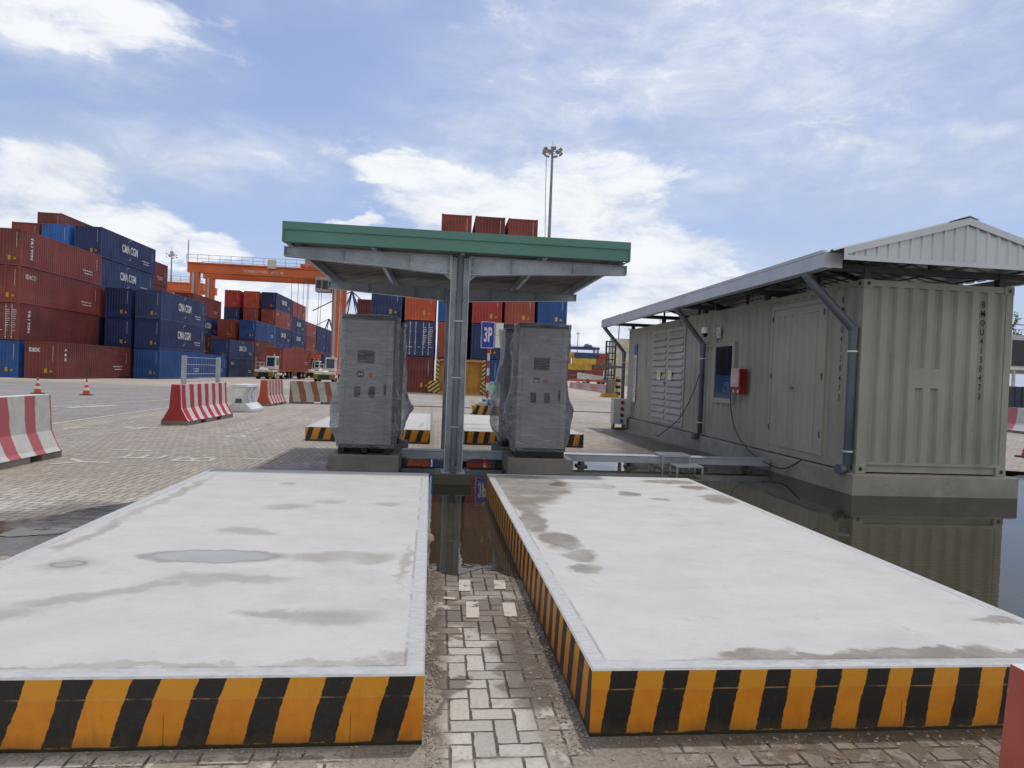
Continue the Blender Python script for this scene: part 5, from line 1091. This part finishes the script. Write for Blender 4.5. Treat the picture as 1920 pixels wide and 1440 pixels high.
mb.build('lift_mast', BLACK, t); mb = MB(); mb.box(-4.6, 4.2, -.7, -.3, 5.0, 5.7); mb.box(3.8, 4.2, -.7, -.3, 5.0, 7.8); mb.box(-.3, .0, -.7, -.3, 5.5, 6.5); mb.build('spreader', DKSTEEL, t)
mb = MB(); mb.box(-1.7, 1.7, .4, 7, .8, 2.6, bev=.2); mb.box(-.9, .9, 2, 4, 2.6, 4.3, bev=.1); mb.prism([(-1.7, 2.6), (-8.5, 3.4), (-8.5, 1.2), (-1.7, 1.0)], 'y', 1, 4); mb.build('machine_body', paint('machine_white', (.5, .52, .48), .5), t, bevel=.05)
for x, y in ((-1.7, 1), (1.7, 1), (-1.7, 6), (1.7, 6), (-6, 1.2)): mb = MB(); mb.tube([(x-.4, y, .85), (x+.4, y, .85)], .85, 16); mb.build('wheel', BLACK, t)
t = empty('flatbed_trailer', (33, 165, -.62), 'rusty orange flatbed trailer behind the pink barriers', 'trailer'); mb = MB(); mb.box(0, 14, 0, 2.4, 1.1, 1.6); mb.build('deck', ORE, t)
for x in (2, 3.4, 10, 11.4): mb = MB(); mb.tube([(x, -.05, .5), (x, .5, .5)], .5, 14); mb.build('wheel', BLACK, t)
for x, y, l_ in ((16.9, 61.5, 'yellow and black banded post nearest the grey pillar'), (18.4, 62.3, 'yellow and black banded post by the downpipe')):
    mb = MB(); mb.tube([(0, 0, -.05), (0, 0, 1.95)], .26, 16); o_ = mb.build('bollard_post', hazard('band_post', (.55, .50, .25), BLK, (0, 0, 1), .62, .45, 0.)); o_.location = (x, y, gz(y)); tag(o_, l_, 'bollard', 'yellow and black posts')
t = empty('grey_pillar', (15.9, 60.5, gz(60)), 'short grey control pillar on a yellow base', 'pillar'); mb = MB(); mb.box(-.35, .35, -.3, .3, .3, 1.7, bev=.03); mb.build('pillar_box', RAWC, t); mb = MB(); mb.prism([(-.9, 0), (.8, 0), (.5, .4), (-.7, .4)], 'y', -.5, .5); mb.build('yellow_base', YS, t)
# ------------------------------------------------------------------ right edge: building, fence, barrier, trees
t = empty('office_building', (64.5, 70, gz(70)), 'grey panelled office building at the right picture edge', 'building')
BP = paint('grey_cladding', (.34, .38, .42), .4, dirt=.1, scale=.5)
mb = MB(); mb.box(0, 30, 0, 12, 4.9, 8.7); mb.box(0, 30, 1, 12, 0, 4.0) if False else None; mb.build('wall', BP, t)
mb = MB()
for q in range(6): mb.box(1.35+q*4.4, 4.2+q*4.4, -.03, -.003, 5.1, 8.1)
split(mb.build('window', SCREEN, t)); mb = MB(); mb.box(-2.5, 31, -2.5, 12, 4.55, 4.85); mb.build('canopy_slab', WHITE, t)
mb = MB()
for x in (-1.6, .2, 6, 12, 18): mb.tube([(x, -1.6, -.1), (x, -1.6, 4.55)], .18, 12)
for z in (6.2, 7.4): mb.box(0, 1.3, -.012, -.003, z, z+.04)
mb.build('pillar', WHITE, t)
mb = MB()
for q in range(16): mb.box(q*1.5, q*1.5+.06, .1, .16, 8.7, 9.9)
mb.box(0, 24, .1, .16, 9.85, 9.95); mb.box(0, 24, .1, .16, 9.3, 9.36); mb.build('roof_railing', DKSTEEL, t)
t = empty('dark_fence', (52, 64, gz(64)), 'dark blue panel fence under the office canopy', 'fence'); mb = MB(); mb.box(0, 40, 0, .1, 0, 2.6)
for q in range(50): mb.box(q*.8, q*.8+.08, -.06, .0, 0, 2.65)
mb.build('fence_panel', paint('fence_navy', (.02, .03, .06), .6), t)
gm = paint('grass', (.07, .11, .02), .9, dirt=.5, dcol=(.12, .12, .04), scale=2, streak=0, bump=.03)
mb = MB(); rr = random.Random(4)
for q in range(6000):
    x, y = rr.uniform(36, 62), rr.uniform(42, 50); h = rr.uniform(.08, .35); a = rr.uniform(0, 6.28); z = gz(y)
    mb.add([(x, y, z), (x+.08*math.cos(a), y+.08*math.sin(a), z), (x+rr.uniform(-.08, .08), y, z+h)], [(0, 1, 2)])
tag(mb.build('grass_verge', gm, flip=False), 'green grass strip beyond the right barrier', 'grass', kind='stuff')
jersey((23.9, 21.2, gz(22)), 5.0, 'pale red and white barrier at the right picture edge', rw('pale_red_stripes', (.58, .60, .60), (.42, .14, .15), 1.5, .5), RWB, rz=R(-8), H=1.05, W=.7)
jersey((44.0, 50, gz(50)), 4.0, 'small far red and white barrier beside the office pillars', RWR, REND, rz=R(60), H=1.05, W=.7)
def tree(x, y, h, cr, label, seed, colr=(.055, .10, .015)):
    t = empty('broadleaf_tree', (x, y, gz(y)), label, 'tree', 'trees behind the office building'); rr = random.Random(seed)
    mb = MB(); mb.tube([(0, 0, -.1), (.1, 0, h*.3), (-.05, .1, h*.62)], .28, 8, r1=.1)
    for q in range(7): a = rr.uniform(0, 6.28); mb.tube([(0, 0, h*(.3+.05*q)), (math.cos(a)*cr*.6, math.sin(a)*cr*.6, h*(.5+.05*q))], .09, 5, r1=.03)
    mb.build('trunk', paint('bark', (.10, .075, .05), .9), t)
    mb = MB(); cl = [(rr.gauss(0, cr*.42), rr.gauss(0, cr*.42), h*.68+rr.gauss(0, h*.14), rr.uniform(.5, 1.1)*cr*.34) for _ in range(26)]
    for c0 in cl:
        for _ in range(150):
            v = Vector((rr.gauss(0, 1), rr.gauss(0, 1), rr.gauss(0, 1))).normalized()*c0[3]*rr.uniform(.55, 1.05); p = Vector(c0[:3])+v; s_ = rr.uniform(.10, .22)
            a = Vector((rr.gauss(0, 1), rr.gauss(0, 1), rr.gauss(0, 1))).normalized()*s_; b2 = Vector((rr.gauss(0, 1), rr.gauss(0, 1), rr.gauss(0, 1))).normalized()*s_
            mb.add([p-a, p+b2, p+a, p-b2], [(0, 1, 2, 3)])
    mb.build('crown', paint('leaves_%d' % seed, colr, .7, dirt=.5, dcol=tuple(x*.5 for x in colr), scale=1.5, streak=0), t, flip=False)
tree(68, 84, 11.8, 3.0, 'bushy green tree nearest the kiosk corner behind the offices', 1); tree(74, 82, 13.0, 3.6, 'taller yellowish tree cut by the right picture edge', 2, (.10, .13, .02)); tree(60, 74, 5.2, 2.4, 'low leafy tree under the office canopy at left', 3, (.10, .12, .015)); tree(66.5, 80, 5.0, 2.4, 'low leafy tree under the office canopy at right', 5, (.11, .11, .02)); tree(62.5, 90, 10.6, 2.8, 'tree peeping between container corner and offices', 6)

# ------------------------------------------------------------------ grit and small stones by the slab edges
rr = random.Random(21); mb = MB()
def stone(x, y, z, r):
    vs = [(x+rr.uniform(-1, 1)*r*.4+r*a, y+rr.uniform(-1, 1)*r*.4+r*b_, z+max(0, c)*r*.8+rr.uniform(0, .3)*r) for a, b_, c in ((1, 0, 0), (0, 1, 0), (-1, 0, 0), (0, -1, 0), (0, 0, 1))]
    mb.add(vs, [(0, 1, 4), (1, 2, 4), (2, 3, 4), (3, 0, 4)])
for _ in range(2600):
    k_ = rr.random()
    if k_ < .34: x, y = .02-S*0+abs(rr.gauss(0, .035)), rr.uniform(2.6, 5.4); x += S*y+.012
    elif k_ < .68: y = rr.uniform(2.7, 5.2); x = .755+S*y-.012-abs(rr.gauss(0, .07))
    elif k_ < .84: x, y = rr.uniform(-2.6, 0), 2.80-abs(rr.gauss(0, .05))
    else: x, y = rr.uniform(.74, 3.2), 2.82-abs(rr.gauss(0, .16))
    stone(x, y, -.001, rr.choice((.002, .003, .004, .006, .009)))
tag(mb.build('grit', paint('grit_stone', (.30, .27, .23), .9, dirt=.4, streak=0, scale=20), flip=False), 'scattered grit and small stones along the slab edges', 'grit', kind='stuff')
